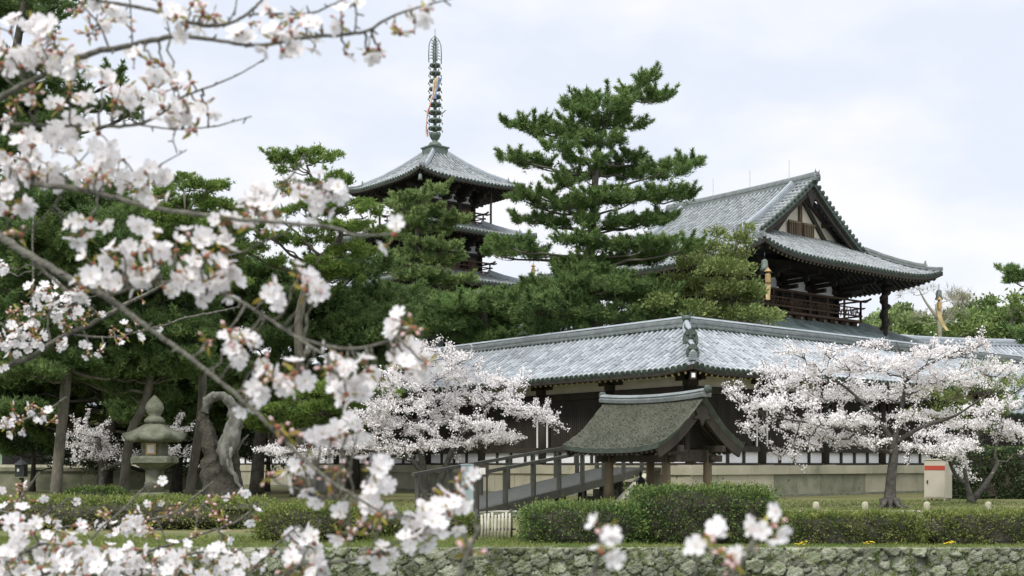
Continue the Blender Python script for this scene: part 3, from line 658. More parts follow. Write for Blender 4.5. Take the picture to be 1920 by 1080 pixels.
sp_ = MB(); sp_.lathe([(.5, .58), (.52, .72), (.42, .9), (.2, 1.0), (.2, 1.12), (.3, 1.2), (.42, 1.45), (.44, 1.62), (.2, 1.66), (.13, 1.8), (.12, 6.4), (.08, 7.2), (.05, 8.1)], PC + Z3 * s0, 14, 'bronze'); spo = sp_.build('spire', pag)
for i in range(9):
    z = s0 + 1.98 + i * .575; r = .5 - .013 * i; b = MB()
    b.lathe([(r - .09, -.08), (r, -.08), (r + .015, 0), (r, .08), (r - .09, .08), (r - .1, 0)], PC + Z3 * z, 18, 'bronze')
    for k in range(4):
        a = k * math.pi / 4; dv = Vector((math.cos(a), math.sin(a), 0)) * (r - .05); b.beam(PC + Z3 * z - dv, PC + Z3 * z + dv, .07, .09, 'bronze')
    for k in range(8):                                                 # small hanging bells
        a = k * math.pi / 4 + .2; q = PC + Vector((math.cos(a) * (r + .05), math.sin(a) * (r + .05), z - .1)); b.lathe([(.02, 0), (.035, -.06), (.045, -.16)], q, 5, 'bronze')
    b.build('ring', spo)
b = MB()
for k in range(4):                                                     # openwork flame panels
    a = math.radians(20) + k * math.pi / 2; dv = Vector((math.cos(a), math.sin(a), 0)); B = PC + Z3 * (s0 + 6.95)
    b.tube([B + dv * .47 + Z3 * -.2, B + dv * .48 + Z3 * .5, B + dv * .45 + Z3 * 1.1, B + dv * .3 + Z3 * 1.5, B + dv * .05 + Z3 * 1.75], [.035, .04, .035, .03, .02], 5, 'bronze')
    for j in range(7):
        z = .0 + j * .22; b.tube([B + dv * .08 + Z3 * z, B + dv * .25 + Z3 * (z + .16), B + dv * (.44 - .035 * j) + Z3 * (z + .08)], [.03, .035, .02], 4, 'bronze')
b.build('flame_panel', spo)
b = MB()
for z, r in ((7.75 + .35, .1), (8.5, .09), (8.72, .05)): b.lathe([(.02, -r * 1.1), (r * .8, -r * .5), (r, 0), (r * .7, r * .7), (.02, r * 1.5)], PC + Z3 * (s0 + z), 10, 'bronze')
b.tube([PC + Z3 * (s0 + 8), PC + Z3 * (s0 + 9.25)], .02, 5, 'iron'); b.build('jewel_finial', spo)
for sg in (-1, 1):
    b = MB(); c = PC + Z3 * (s0 + 3.05); sx_ = Vector((sg, 0, 0)); b.tube([c + sx_ * .5, c + sx_ * .72 + Z3 * .22, c + sx_ * .84 + Z3 * .25], [.04, .035, .012], 5, 'bronze'); b.build('spire_hook', spo)
def strip(name, pts, wd, cols, label, cat, group=None):               # cloth streamer as a thin folded ribbon
    pts = [Vector(p) for p in smoothline(pts, 3)]; n = len(pts); bs = MB()
    for j, c in enumerate(cols):
        vs = []; 
        for i, p in enumerate(pts):
            tw = .5 + .5 * math.cos(i * .9); s_ = Vector((1, .4 * math.sin(i), 0)).normalized()
            a = (j / len(cols) - .5) * wd; c2 = ((j + 1) / len(cols) - .5) * wd; k = .45 + .55 * tw
            vs += [p + s_ * a * k, p + s_ * c2 * k]
        m_ = len(vs); vs = vs + [v + Vector((0, .012, 0)) for v in vs]
        fs = []
        for i in range(n - 1): fs += [(2 * i, 2 * i + 1, 2 * i + 3, 2 * i + 2), (m_ + 2 * i + 2, m_ + 2 * i + 3, m_ + 2 * i + 1, m_ + 2 * i), (2 * i, 2 * i + 2, m_ + 2 * i + 2, m_ + 2 * i), (2 * i + 1, m_ + 2 * i + 1, m_ + 2 * i + 3, 2 * i + 3)]
        bs.add(vs, fs, c)
    return tag(bs.build(name), label, cat, group)
YS = 85.9
strip('streamer', [at(822, 146, YS), at(818, 165, YS), at(812, 185, YS)], .55, ['cloth_yellow', 'cloth_blue'], 'short blue and yellow cloth streamer caught in the rings of the pagoda spire', 'streamer', 'cloth streamers on the temple')
strip('streamer', [at(815, 150, YS), at(811, 180, YS), at(804, 200, YS), at(801, 215, YS), at(799, 240, YS), at(801, 256, YS)], .22, ['cloth_white', 'cloth_red'], 'long thin red and white streamer hanging down the left side of the pagoda spire', 'streamer', 'cloth streamers on the temple')
def hang(px, y0, y1, Y, dx, label, g=True):
    root = thing('hanging_banner', label, 'banner', at(px, y1, Y), 'banners hanging from the roof corners')
    b = MB(); c = at(px, y0, Y); b.tube([c, c - Z3 * .15], .02, 4, 'iron'); b.lathe([(.02, -.1), (.2, -.3), (.05, -.34), (.14, -.46), (.14, -.85), (.03, -.9)], c, 6, 'gold', smooth=False); b.build('banner_head', root)
    L_ = (y1 - y0) / FP * Y; b = MB(); vs = []
    for i in range(7):
        t = i / 6; p = c + Vector((dx * t * t, 0, -.9 - (L_ - .9) * t)); s_ = .13 - .03 * t; vs += [p + Vector((-s_, .02 * math.sin(i * 2), 0)), p + Vector((s_, -.02 * math.sin(i), 0)), p + Vector((s_, .03, 0)), p + Vector((-s_, .03, 0))]
    fs = []
    for i in range(6): a = 4 * i; fs += [(a, a + 1, a + 5, a + 4), (a + 1, a + 2, a + 6, a + 5), (a + 2, a + 3, a + 7, a + 6), (a + 3, a, a + 4, a + 7)]
    b.add(vs, fs, 'cloth_yellow'); b.build('banner_cloth', root)
    return root
hang(1440, 498, 562, 59.6, 0, 'gilded banner with canopy head hanging from the near corner of the main hall roof')
hang(1761, 553, 620, 70.3, .5, 'faded yellow banner blown sideways under the far right corner of the main hall roof')
hang(788, 356, 418, 79.8, .1, 'thin yellow banner hanging from the top roof of the pagoda, before its near corner')
hang(1000, 492, 532, 86.2, 0, 'thin pale banner hanging from the right corner of a lower pagoda roof')
# ------------------------------------------------------------------ thatched water pavilion
PE = Vector((4.83, 30.0, 0)); PL = 4.05; PB = 1.92; KP = .857
class ZP_:
    def __mul__(s, z): return Vector((0, 0, 1.2 + (z - 1.2) * KP))
ZP = ZP_()                                              # heights of the shelter, which is a little under full size
pav = thing('water_pavilion', 'open wooden shelter with mossy thatched roof and four posts before the corridor', 'pavilion', PE + W3 * 2)
def pz(s, bb):
    t = 1 - min(1, abs(bb) / PB); return 1.60 + 1.52 * (.42 * t + .58 * t ** 1.7) + .12 * abs(2 * s / PL - 1) ** 3 * (1 - t) + .03 * abs(2 * s / PL - 1) ** 2
b = MB(); NS, NB = 40, 44; vs = []; fs = []
def pin(s, bb): return PE + W3 * s * KP + N3 * bb * KP
for j in range(NB + 1):
    bb = -PB + 2 * PB * j / NB
    for i in range(NS + 1):
        s = PL * i / NS; ln_ = .10 * (1 - abs(bb) / PB)                 # gable leans out slightly at the top
        s2 = s + (-ln_ if i == 0 else ln_ if i == NS else 0); rg = .018 * random.uniform(-1, 1)
        vs.append(pin(s2, bb) + ZP * (pz(s, bb) + rg + .07))
M0 = len(vs)
for j in range(NB + 1):
    bb = (-PB + 2 * PB * j / NB) * .985
    for i in range(NS + 1):
        s = PL * i / NS; s2 = min(max(s, .05), PL - .05); vs.append(pin(s2, bb) + ZP * (pz(s, bb) - .09))
q = NS + 1
for j in range(NB):
    for i in range(NS):
        a = j * q + i; fs.append((a, a + q, a + q + 1, a + 1)); fs.append((M0 + a, M0 + a + 1, M0 + a + q + 1, M0 + a + q))
b.add(vs, fs, 'thatch', True)
edge = [j * q for j in range(NB + 1)], [j * q + NS for j in range(NB + 1)], list(range(q)), [NB * q + i for i in range(q)]
b.add(vs, [(e[k], e[k + 1], M0 + e[k + 1], M0 + e[k]) for e in edge for k in range(len(e) - 1)], 'copper')
pr = b.build('thatched_roof', pav)
n_ = 7000; S_ = RNG.uniform(0, PL, n_); B_ = RNG.uniform(-PB, PB, n_)          # bark shreds and moss tufts
PT = np.array([pin(s, x) + ZP * (pz(s, x) + .085) for s, x in zip(S_, B_)])
V = leaves(PT, np.array([list(-N3 * (1 if x < 0 else -1) * 1.0 + Z3 * .25) for x in B_]), .05, .3, .3); soup('roof_moss', V, 'thatch', pr)
b = MB(); path = [pin(-.16 + (PL + .32) * i / 10, 0) + ZP * (3.12 + .07 + .10 * abs(i / 5 - 1) ** 2.2) for i in range(11)]
b.sweep([(a_ * .85, c_ * .72 - .02) for a_, c_ in [(-.17, -.1), (-.2, .02), (-.16, .05), (-.16, .10), (-.19, .11), (-.13, .17), (-.06, .21), (.06, .21), (.13, .17), (.19, .11), (.16, .10), (.16, .05), (.2, .02), (.17, -.1)]], path, 'ridge_tile')
ro = b.build('ridge', pr)
b = MB()
for e, f in ((path[0], -W3), (path[-1], W3)): b = MB(); b.tube([e + Z3 * .1 - f * .02, e + Z3 * .1 + f * .07], .105, 10, 'end_tile'); b.build('ridge_end_tile', ro)
for s_, sg in ((.10, -1), (PL - .10, 1)):
    for hf_ in (-1, 1):
        b = MB(); ps = [pin(s_, hf_ * x) + ZP * (pz(s_, x) - .13) for x in (0.02, .4, .8, 1.2, 1.55, 1.85)]
        b.sweep([(-.035, -.2), (-.035, .05), (.035, .05), (.035, -.2)], ps, 'wood_dark'); b.build('bargeboard', pav)
    b = MB(); c = pin(s_ + sg * .06, 0) + ZP * 2.78; o_ = [(-.08, .12), (-.26, .02), (-.2, -.12), (-.34, -.2), (-.1, -.22), (0, -.4), (.1, -.22), (.34, -.2), (.2, -.12), (.26, .02), (.08, .12)]
    b.add([c + N3 * a + Z3 * z + W3 * t for t in (-.025, .025) for a, z in o_], [tuple(range(11)), tuple(range(21, 10, -1))] + [(i, (i + 1) % 11, 11 + (i + 1) % 11, 11 + i) for i in range(11)], 'wood_dark'); b.build('gable_pendant', pav)
    b = MB(); s2 = s_ - sg * .75; gp = [pin(s2, x) + ZP * (pz(s2, x) - .14) for x in (-1.5, -1, -.5, 0, .5, 1, 1.5)]; b.add(gp + [p + W3 * sg * -.04 for p in gp], [tuple(range(7)), tuple(range(13, 6, -1))], 'wood_dark'); b.build('gable_wall', pav)
cols = [(.62, -.92), (.62, .92), (3.0, -.92), (3.0, .92)]
for s_, x in cols:
    b = MB(); p = pin(s_, x); b.tube([p + Z3 * .08, p + Z3 * .9, p + ZP * 1.62], [.125, .115, .11], 12, 'wood_post'); po = b.build('post', pav)
    b = MB(); b.lathe([(.26, -.05), (.25, .04), (.18, .1)], p, 12, 'stone_grey'); b.build('post_base', po)
b = MB()
for x in (-.92, .92): b.beam(pin(.1, x) + ZP * 1.36, pin(3.5, x) + ZP * 1.36, .12, .17, 'wood_dark'); b.beam(pin(-.02, x) + ZP * 1.66, pin(PL + .02, x) + ZP * 1.66, .14, .16, 'wood_dark')
for s_ in (.62, 3.0): b.beam(pin(s_, -1.3) + ZP * 1.38, pin(s_, 1.3) + ZP * 1.38, .12, .18, 'wood_dark'); b.beam(pin(s_, -1.1) + ZP * 1.56, pin(s_, 1.1) + ZP * 1.56, .1, .12, 'wood_dark'); b.beam(pin(s_, 0) + ZP * 1.4, pin(s_, 0) + ZP * 2.7, .12, .12, 'wood_dark')
for s_, x in cols:
    for d_ in (-1, 1): b.lathe([(.04, -.1), (.1, -.05), (.11, .03), (.05, .09)], pin(s_ + d_ * .24, x) + ZP * 1.36, 8, 'wood_dark')
b.build('beam', pav)
b = MB(); t = .12
while t < PL:
    for hf_ in (-1, 1):
        ps = [pin(t, hf_ * x) + ZP * (pz(t, x) - .135) for x in (.1, .9, 1.45, 1.86)]
        for u_, v_ in zip(ps, ps[1:]): b.beam(u_, v_, .06, .08, 'wood_dark')
    t += .2
b.build('rafter', pav)
# ------------------------------------------------------------------ wooden ramp with handrails
ra, rb = Vector((-.98, 29.6, .02)), Vector((4.36, 40.3, 1.03)); rd = (rb - ra); rdir = Vector((rd.x, rd.y, 0)).normalized(); rs = Vector((-rdir.y, rdir.x, 0))
ramp = thing('wheelchair_ramp', 'sloping grey wooden ramp with two handrails leading up behind the shelter', 'ramp', (ra.x, ra.y, 0))
RW = 1.55
b = MB(); n = 70
for i in range(n): p, q_ = ra.lerp(rb, i / n), ra.lerp(rb, (i + .93) / n); b.box((p + q_) / 2 + rs * RW / 2 + Z3 * .0, (q_ - p) / 2, rs * RW / 2, Z3 * .025, 'deck_grey')
b.build('deck', ramp)
for s_ in (-.05, RW + .05):
    b = MB(); b.beam(ra + rs * s_ - Z3 * .1, rb + rs * s_ - Z3 * .1, .08, .24, 'wood_grey'); b.build('side_beam', ramp)
    b = MB(); b.beam(ra + rs * s_ + Z3 * .93 - rd * .02, rb + rs * s_ + Z3 * .93, .09, .09, 'wood_grey'); b.beam(ra + rs * s_ + Z3 * .48, rb + rs * s_ + Z3 * .48, .05, .06, 'wood_grey') if False else None; b.build('handrail', ramp)
    for i in range(8):
        p = ra.lerp(rb, i / 7) + rs * s_; b = MB(); b.box(p + Z3 * .43, rdir * .055, rs * .055, Z3 * .47, 'wood_grey'); b.build('rail_post', ramp)
for i in range(2, 7):
    for s_ in (.1, RW - .1):
        p = ra.lerp(rb, i / 7 + .02) + rs * s_
        if p.z > .25: b = MB(); b.box(Vector((p.x, p.y, p.z / 2 - .06)), rdir * .07, rs * .07, Z3 * (p.z / 2 - .02), 'wood_grey'); b.build('leg', ramp)
b = MB(); b.box(rb + rdir * 1.0 + rs * RW / 2, rdir * 1.0, rs * (RW / 2 + .1), Z3 * .05, 'deck_grey'); b.build('landing', ramp)
# stone steps cheek behind the shelter
st = thing('stone_steps', 'pale stone stair with sloping side slab behind the shelter posts', 'stone steps', at(1180, 940, 38.5))
p, q_ = at(1158, 948, 38.2), at(1212, 893, 39.6); b = MB(); b.beam(p, q_, .3, .22, 'stone_pale'); b.build('side_slab', st)
for i in range(4): b = MB(); c = p.lerp(q_, i / 4 + .1); b.box(Vector((c.x - .75, c.y + .3, c.z / 2 - .05)), (.6, 0, 0), (0, .3, 0), Z3 * max(.05, c.z / 2), 'stone_grey'); b.build('step', st)
# ------------------------------------------------------------------ small bronze lantern by the shelter
lp = at(1201, 946, 32.9); lp.z = .05; lt = thing('bronze_lantern', 'small dark bronze lantern on a post beside the shelter', 'lantern', lp)
b = MB(); b.lathe([(.22, -.05), (.22, .08), (.12, .13), (.06, .3), (.06, .42), (.1, .46), (.12, .5)], lp, 10, 'iron'); b.build('post', lt)
b = MB(); b.lathe([(.13, .5), (.13, .66), (.11, .68)], lp, 6, 'iron', False); b.build('fire_box', lt)
b = MB(); b.lathe([(.21, .66), (.2, .69), (.1, .76), (.04, .8), (.04, .84), (.06, .88), (.015, .97)], lp, 6, 'iron', False); b.build('lamp_roof', lt)
# ------------------------------------------------------------------ stone lantern
sl = at(290, 938, 38); k = .0171; lz_ = lambda y: (938 - y) * k
sn = thing('stone_lantern', 'large weathered stone lantern with wide curled cap among the pine trunks', 'stone lantern', sl)  # tree shade over the lantern is put into its darker stone colour
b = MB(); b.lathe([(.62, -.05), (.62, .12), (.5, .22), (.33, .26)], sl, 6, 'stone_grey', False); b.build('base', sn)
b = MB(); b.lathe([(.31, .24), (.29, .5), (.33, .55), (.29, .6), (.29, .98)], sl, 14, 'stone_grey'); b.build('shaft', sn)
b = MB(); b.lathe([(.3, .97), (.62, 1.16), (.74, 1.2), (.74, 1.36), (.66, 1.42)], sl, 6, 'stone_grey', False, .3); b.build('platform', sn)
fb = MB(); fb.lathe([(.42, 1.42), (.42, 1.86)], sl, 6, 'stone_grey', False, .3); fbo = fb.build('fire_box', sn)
b = MB(); c = sl + Vector((.0, -.385, 1.64)); b.box(c, (.16, 0, 0), (0, .03, 0), (0, 0, .18), 'gold'); b.box(c + Vector((0, -.012, 0)), (.11, 0, 0), (0, .025, 0), (0, 0, .13), 'paper'); b.build('window', fbo)
b = MB(); vs = []; fs = []
for ring, (r, z, cl) in enumerate([(.5, 1.86, 0), (.92, 1.86, .10), (.98, 2.0, .14), (.75, 2.14, .05), (.5, 2.3, .02), (.3, 2.44, 0), (.22, 2.5, 0)]):
    for i in range(24):
        a = 2 * math.pi * i / 24 + .3; cn = abs(math.cos(3 * (a - .3))) ** 6; vs.append(sl + Vector((math.cos(a) * r * (.93 + .09 * cn), math.sin(a) * r * (.93 + .09 * cn), z + cl * cn)))
for ring in range(6):
    for i in range(24): fs.append((ring * 24 + i, ring * 24 + (i + 1) % 24, ring * 24 + 24 + (i + 1) % 24, ring * 24 + 24 + i))
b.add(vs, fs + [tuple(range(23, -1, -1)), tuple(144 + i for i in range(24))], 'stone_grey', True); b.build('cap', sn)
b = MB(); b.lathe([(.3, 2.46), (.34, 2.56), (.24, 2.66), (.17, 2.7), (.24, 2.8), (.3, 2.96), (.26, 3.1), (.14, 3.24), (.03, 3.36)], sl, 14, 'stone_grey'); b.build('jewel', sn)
# ------------------------------------------------------------------ dead hollow trunk
Yd = 35.5; dt = thing('dead_tree', 'twisted dead tree with a grey bleached bough bent over a hollow at its top', 'dead tree', at(412, 945, Yd))
def pxt(mb, pts, m, n=10): 
    S = smoothline([(a[0], a[1], a[2], a[3] if len(a) > 3 else 0) for a in pts], 4); mb.tube([at(s[0], s[1], Yd + s[3]) for s in S], [s[2] / FP * Yd * random.uniform(.9, 1.1) for s in S], n, m)
def gnarl(mb, i0, amt):                                   # lumps and grooves on the last tube
    for i in range(i0, len(mb.v)):
        v = mb.v[i]; k_ = math.sin(v[0] * 17 + v[2] * 5) + math.sin(v[2] * 13 - v[0] * 9 + v[1] * 11) + .7 * math.sin(v[0] * 41 + v[2] * 29); mb.v[i] = (v[0] + amt * k_ * .8, v[1] + amt * math.sin(k_ * 3 + v[2] * 7), v[2] + amt * .6 * math.sin(v[0] * 23))
b = MB(); pxt(b, [(418, 952, 44), (414, 925, 34), (408, 895, 29), (402, 868, 23), (397, 842, 18), (392, 815, 13), (385, 790, 10), (383, 772, 9), (390, 756, 8)], 'bark_dark', 22); gnarl(b, 0, .04); b.build('trunk', dt)
b = MB(); pxt(b, [(386, 776, 6, -.15), (386, 758, 8, -.1), (396, 746, 9, -.05), (412, 742, 8), (427, 749, 9), (437, 766, 11), (440, 790, 14, -.1), (434, 818, 17, -.25), (424, 842, 16, -.45), (426, 866, 11, -.6), (440, 892, 5, -.7), (452, 915, 2, -.75)], 'dead_wood', 14); gnarl(b, 0, .03); b.build('bleached_bough', dt)
b = MB(); pxt(b, [(446, 952, 14, .1), (444, 915, 12, .1), (441, 880, 11, .05), (437, 845, 9, .0)], 'bark_dark', 10); gnarl(b, 0, .02); b.build('side_stem', dt)
b = MB(); pxt(b, [(440, 850, 5), (452, 830, 3), (466, 815, 1)], 'dead_wood', 6); b.build('stub_branch', dt)
# ------------------------------------------------------------------ cabinet on the right, with a red band
Yc = 39.8; cp = at(1759, 937, Yc); ca = math.radians(-42); cu = Vector((math.cos(ca), math.sin(ca), 0)); cv = Vector((-math.sin(ca), math.cos(ca), 0))
cab = thing('beige_cabinet', 'tall beige metal cabinet with a red band beside the dark hedge', 'cabinet', cp)
b = MB(); b.box(cp + Z3 * .70, cu * .36, cv * .28, Z3 * .64, 'paint_beige'); b.box(cp + Z3 * 1.355, cu * .39, cv * .31, Z3 * .02, 'paint_beige'); b.build('body', cab)
b = MB(); b.box(cp - cv * .285 + Z3 * .54, cu * .33, cv * .012, Z3 * .44, 'paint_beige'); do = b.build('door', cab)
b = MB(); b.box(cp - cv * .31 - cu * .24 + Z3 * .60, cu * .02, cv * .02, Z3 * .055, 'iron'); b.build('handle', do)
b = MB(); b.box(cp - cv * .285 + Z3 * 1.07, cu * .345, cv * .01, Z3 * .075, 'paint_red'); b.build('red_band', cab)
for a_ in (-1, 1):
    for c_ in (-1, 1): b = MB(); b.box(cp + cu * a_ * .32 + cv * c_ * .24 + Z3 * .02, cu * .025, cv * .025, Z3 * .06, 'paint_beige'); b.build('leg', cab)
# ------------------------------------------------------------------ stone bollards along the path
for px, lab in ((1530, 'short stone bollard on the path edge, nearest to the tall clipped hedge'), (1622, 'short stone bollard on the path edge, just left of the cherry trunk'), (1738, 'short stone bollard on the path edge, in front of the beige cabinet'), (1853, 'short stone bollard on the path edge, furthest right by the dark hedge')):
    p = at(px, 962, 28.1); p.z = 0; b = MB(); b.lathe([(.085, -.05), (.08, .2), (.075, .27), (.05, .30), (.01, .31)], p, 9, 'stone_pale'); tag(b.build('stone_bollard'), lab, 'bollard', 'stone bollards along the path')
# ------------------------------------------------------------------ rubble retaining wall: every stone a bulge of its own
def rubble(x0, x1, zt, zb, Y, res=.02):
    nx, nz_ = int((x1 - x0) / res), int((zt - zb) / res); xs = np.linspace(x0, x1, nx + 1); zs = np.linspace(zb, zt, nz_ + 1)
    H_ = zt - zb; n0 = int((x1 - x0) * H_ * 1500); cells = []; cell = .3; gridc = {}
    for q in range(n0):                                       # stones of many sizes, big ones placed first
        r = .075 * (1 - q / n0) ** 2.2 + .022 + RNG.uniform(0, .022); x = RNG.uniform(x0 - .2, x1 + .2); z = RNG.uniform(zb - .1, zt + .03); gi, gj = int(x // cell), int(z // cell)
        if all((abs(x - c[0]) / 1.25) ** 2 + (z - c[1]) ** 2 > (.80 * (r + c[2])) ** 2 for i_ in (-1, 0, 1) for j_ in (-1, 0, 1) for c in gridc.get((gi + i_, gj + j_), ())): cells.append((x, z, r)); gridc.setdefault((gi, gj), []).append((x, z, r))
    Cc = np.array(cells); Cc = Cc[np.argsort(Cc[:, 0])]
    X, Zg = np.meshgrid(xs, zs); f1 = np.full(X.shape, 9.); f2 = np.full(X.shape, 9.); idx = np.zeros(X.shape, int)
    an_ = RNG.uniform(-.5, .5, len(Cc)); px_ = RNG.uniform(0, 6, len(Cc))
    for j, c in enumerate(Cc):
        a = np.searchsorted(xs, c[0] - .55); e = np.searchsorted(xs, c[0] + .55)
        if e <= a: continue
        sl_ = (slice(None), slice(a, e)); dx = (X[sl_] - c[0]) / 1.25; dz = Zg[sl_] - c[1]; ca_, sa_ = math.cos(an_[j]), math.sin(an_[j]); ux, uz = np.abs(dx * ca_ + dz * sa_), np.abs(dz * ca_ - dx * sa_)
        d = .6 * (ux ** 3 + uz ** 3) ** (1 / 3) + .4 * np.sqrt(ux ** 2 + uz ** 2) - c[2] + .008 * np.sin(X[sl_] * 60 + px_[j]) 
        n1 = d < f1[sl_]; f2[sl_] = np.where(n1, f1[sl_], np.minimum(f2[sl_], d)); idx[sl_] = np.where(n1, j, idx[sl_]); f1[sl_] = np.minimum(f1[sl_], d)
    g = np.clip((f2 - f1) / .022, 0, 1); tl = RNG.normal(size=(len(Cc), 3)); R_ = Cc[idx, 2]
    dep = (.045 + .28 * R_) * g ** .55 + .025 * tl[idx, 0] * g + g * ((X - Cc[idx, 0]) * tl[idx, 1] * .16 + (Zg - Cc[idx, 1]) * tl[idx, 2] * .2)
    dep += .006 * np.sin(X * 90 + Zg * 40) * g + .005 * np.sin(X * 37 - Zg * 71) * g
    Vv = np.stack([X, Y - dep, Zg], -1).reshape(-1, 3)
    top = np.stack([xs, np.full(nx + 1, Y + .45), np.full(nx + 1, zt)], -1); Vv = np.vstack([Vv, top])
    ii = np.arange(nz_)[:, None] * (nx + 1) + np.arange(nx)[None]; F = np.stack([ii, ii + 1, ii + nx + 2, ii + nx + 1], -1).reshape(-1, 4)
    o_ = nz_ * (nx + 1) + np.arange(nx); F = np.vstack([F, np.stack([o_, o_ + 1, o_ + nx + 2, o_ + nx + 1], -1)])
    me = bpy.data.meshes.new('rubble_wall'); me.from_pydata(Vv.tolist(), [], F.tolist())
    tint = np.concatenate([(RNG.uniform(.6, 1.3, len(Cc))[idx] * (.45 + .55 * np.clip(g * 1.8, 0, 1))).reshape(-1), np.full(nx + 1, .8)]); at_ = me.attributes.new('stone_tone', 'FLOAT', 'POINT'); at_.data.foreach_set('value', tint.astype(np.float32))
    m = MAT['stone_rubble']; t = m.node_tree; bs = [n for n in t.nodes if n.type == 'BSDF_PRINCIPLED'][0]; src = bs.inputs['Base Color'].links[0].from_socket
    an = nn(t, 'ShaderNodeAttribute'); an.attribute_name = 'stone_tone'; hs = nn(t, 'ShaderNodeHueSaturation'); t.links.new(src, hs.inputs['Color']); t.links.new(an.outputs['Fac'], hs.inputs['Value']); t.links.new(hs.outputs[0], bs.inputs['Base Color'])
    me.materials.append(m); me.polygons.foreach_set('use_smooth', [True] * len(F)); me.update(); return link('rubble_wall', me)
tag(rubble(-14, 14, 0.0, -1.35, 17.0), 'rubble stone retaining wall with mossy joints along the front bank', 'stone wall')
def tufts(name, P, ln, wd, m, k=6, up=1.0):
    V = needles(np.array(P), np.tile(np.array([0, 0, up]), (len(P), 1)), k, ln, wd); return soup(name, V, m)
P = [(x, RNG.uniform(17.0, 17.5), -.02) for x in RNG.uniform(-12, 12, 5200)] + [(x, RNG.uniform(17.4, 20), -.03) for x in RNG.uniform(-12, 2, 5200)]
tag(tufts('grass', P, .075, .012, 'grass'), kind='stuff')
P = [(RNG.uniform(-12, 12), 16.93, z) for z in RNG.uniform(-1.0, -.02, 4800) if math.sin(z * 9 + RNG.uniform(-2, 2)) > -.4]; o = tufts('wall_weeds', P, .085, .014, 'grass', 7, .5); tag(o, kind='stuff')
P = [(RNG.uniform(-16, 16), RNG.uniform(31, 40), -.02) for _ in range(9000)]; tag(tufts('moss_grass', P, .06, .016, 'grass', 5), kind='stuff')
for px, lab in ((1501, 'yellow dandelion clump below the left end of the low hedge'), (1630, 'yellow dandelion clump on the wall top below the middle of the low hedge'), (1777, 'yellow dandelion clump on the wall top below the gap in the low hedge')):
    p = at(px, 1022, 17.3); p.z = -.02; b = MB()
    for _ in range(7): c = p + Vector((random.uniform(-.1, .1), random.uniform(-.05, .05), 0)); e = c + Z3 * random.uniform(.05, .09); b.tube([c, e], .004, 4, 'twig_green'); b.lathe([(.004, -.008), (.02, 0), (.016, .008)], e, 7, 'dandelion')
    tag(b.build('dandelion'), lab, 'wildflower', 'dandelions on the wall top')
# ------------------------------------------------------------------ clipped hedges
def hedge(name, label, cat, c, ax, hx, hy, hz, leaf, n, size=.05, group=None, ex=5, inner='bark_dark'):
    c = Vector(c); ax = Vector(ax).normalized(); ay = Vector((-ax.y, ax.x, 0)); ph = random.uniform(0, 9)
    f = RNG.integers(0, 3, n); pr = np.array([hy * hz * 2, hx * hz * 2, hx * hy]); pr = pr / pr.sum(); f = RNG.choice(3, n, p=pr)
    Q = RNG.uniform(-1, 1, (n, 3)); sg = RNG.choice([-1, 1], n)
    for k_ in range(3): Q[f == k_, k_] = sg[f == k_]
    Q[:, 2] = np.where(f == 2, 1, Q[:, 2])
    def sq(Q):
        nr = (np.abs(Q) ** ex).sum(1, keepdims=True) ** (1 / ex); Qn = Q / nr
        wv = 1 + .05 * np.sin(Q[:, :1] * hx * 3.1 + ph) * np.cos(Q[:, 1:2] * 3 + ph) + .025 * np.sin(Q[:, :1] * hx * 9 + Q[:, 2:3] * 5)
        return Qn * wv
    bare = np.sin(Q[:, 0] * hx * 5.3 + ph * 3) * np.sin(Q[:, 2] * 2.7 + Q[:, 0] * hx * 2.1) + np.sin(Q[:, 0] * hx * 11.7 + ph) * .5 + .6 * Q[:, 2] - np.where(f == 2, 9, 0) * -1
    Q = Q[(bare + RNG.normal(size=n) * .45 > -.85)]; n = len(Q)
    S = sq(Q) * (1 + np.abs(RNG.normal(size=(n, 1))) ** 1.6 * .05 * np.array([[1 / max(hx, 1), 1, 1]]) - .02)
    A = np.array([list(ax), list(ay), [0, 0, 1]]); hh = np.array([hx, hy, hz])
    Pw = (S * hh) @ A + np.array(c); Nw = unit((np.sign(S) * np.abs(S) ** (ex - 1) / hh) @ A)
    V = leaves(Pw, Nw + .3 * np.array([0, 0, 1]), size * RNG.uniform(.7, 1.35, (n, 1)), .55, .75)
    b = MB(); vs = []; fs = []; nu, nv = 40, 14
    for j in range(nv + 1):
        th = -math.pi / 2 + math.pi * j / nv
        for i in range(nu):
            a = 2 * math.pi * i / nu; d = np.array([[math.cos(a) * math.cos(th), math.sin(a) * math.cos(th), math.sin(th)]]); mx = np.abs(d).max(); p = (sq(d / mx) * .95 * hh) @ A; vs.append(Vector(p[0]) + c)
    for j in range(nv):
        for i in range(nu): fs.append((j * nu + i, j * nu + (i + 1) % nu, (j + 1) * nu + (i + 1) % nu, (j + 1) * nu + i))
    root = thing(name, label, cat, (c.x, c.y, 0), group); b.add(vs, fs, inner); b.build('branch_core', root); soup('foliage', V, leaf, root)
    k_ = max(40, n // 28); q_ = RNG.choice(n, k_); q_ = q_[S[q_, 2] > -.2]          # stray young shoots
    Vs = np.vstack([leaves(Pw[q_] + Nw[q_] * o_ * RNG.uniform(.4, 1, (len(q_), 1)), Nw[q_] + np.array([0, 0, .9]), size * 1.1, .4, .5) for o_ in (.02, .05, .075)])
    soup('young_shoot', Vs, 'leaf_shoot', root); return root
def hpx(px0, px1, ytop, Y, dp): 
    a, e = at(px0, 0, Y), at(px1, 0, Y); zt = at(0, ytop, Y).z; return Vector(((a.x + e.x) / 2, Y + dp, zt / 2 - .05)), (e.x - a.x) / 2, dp, zt / 2 + .05
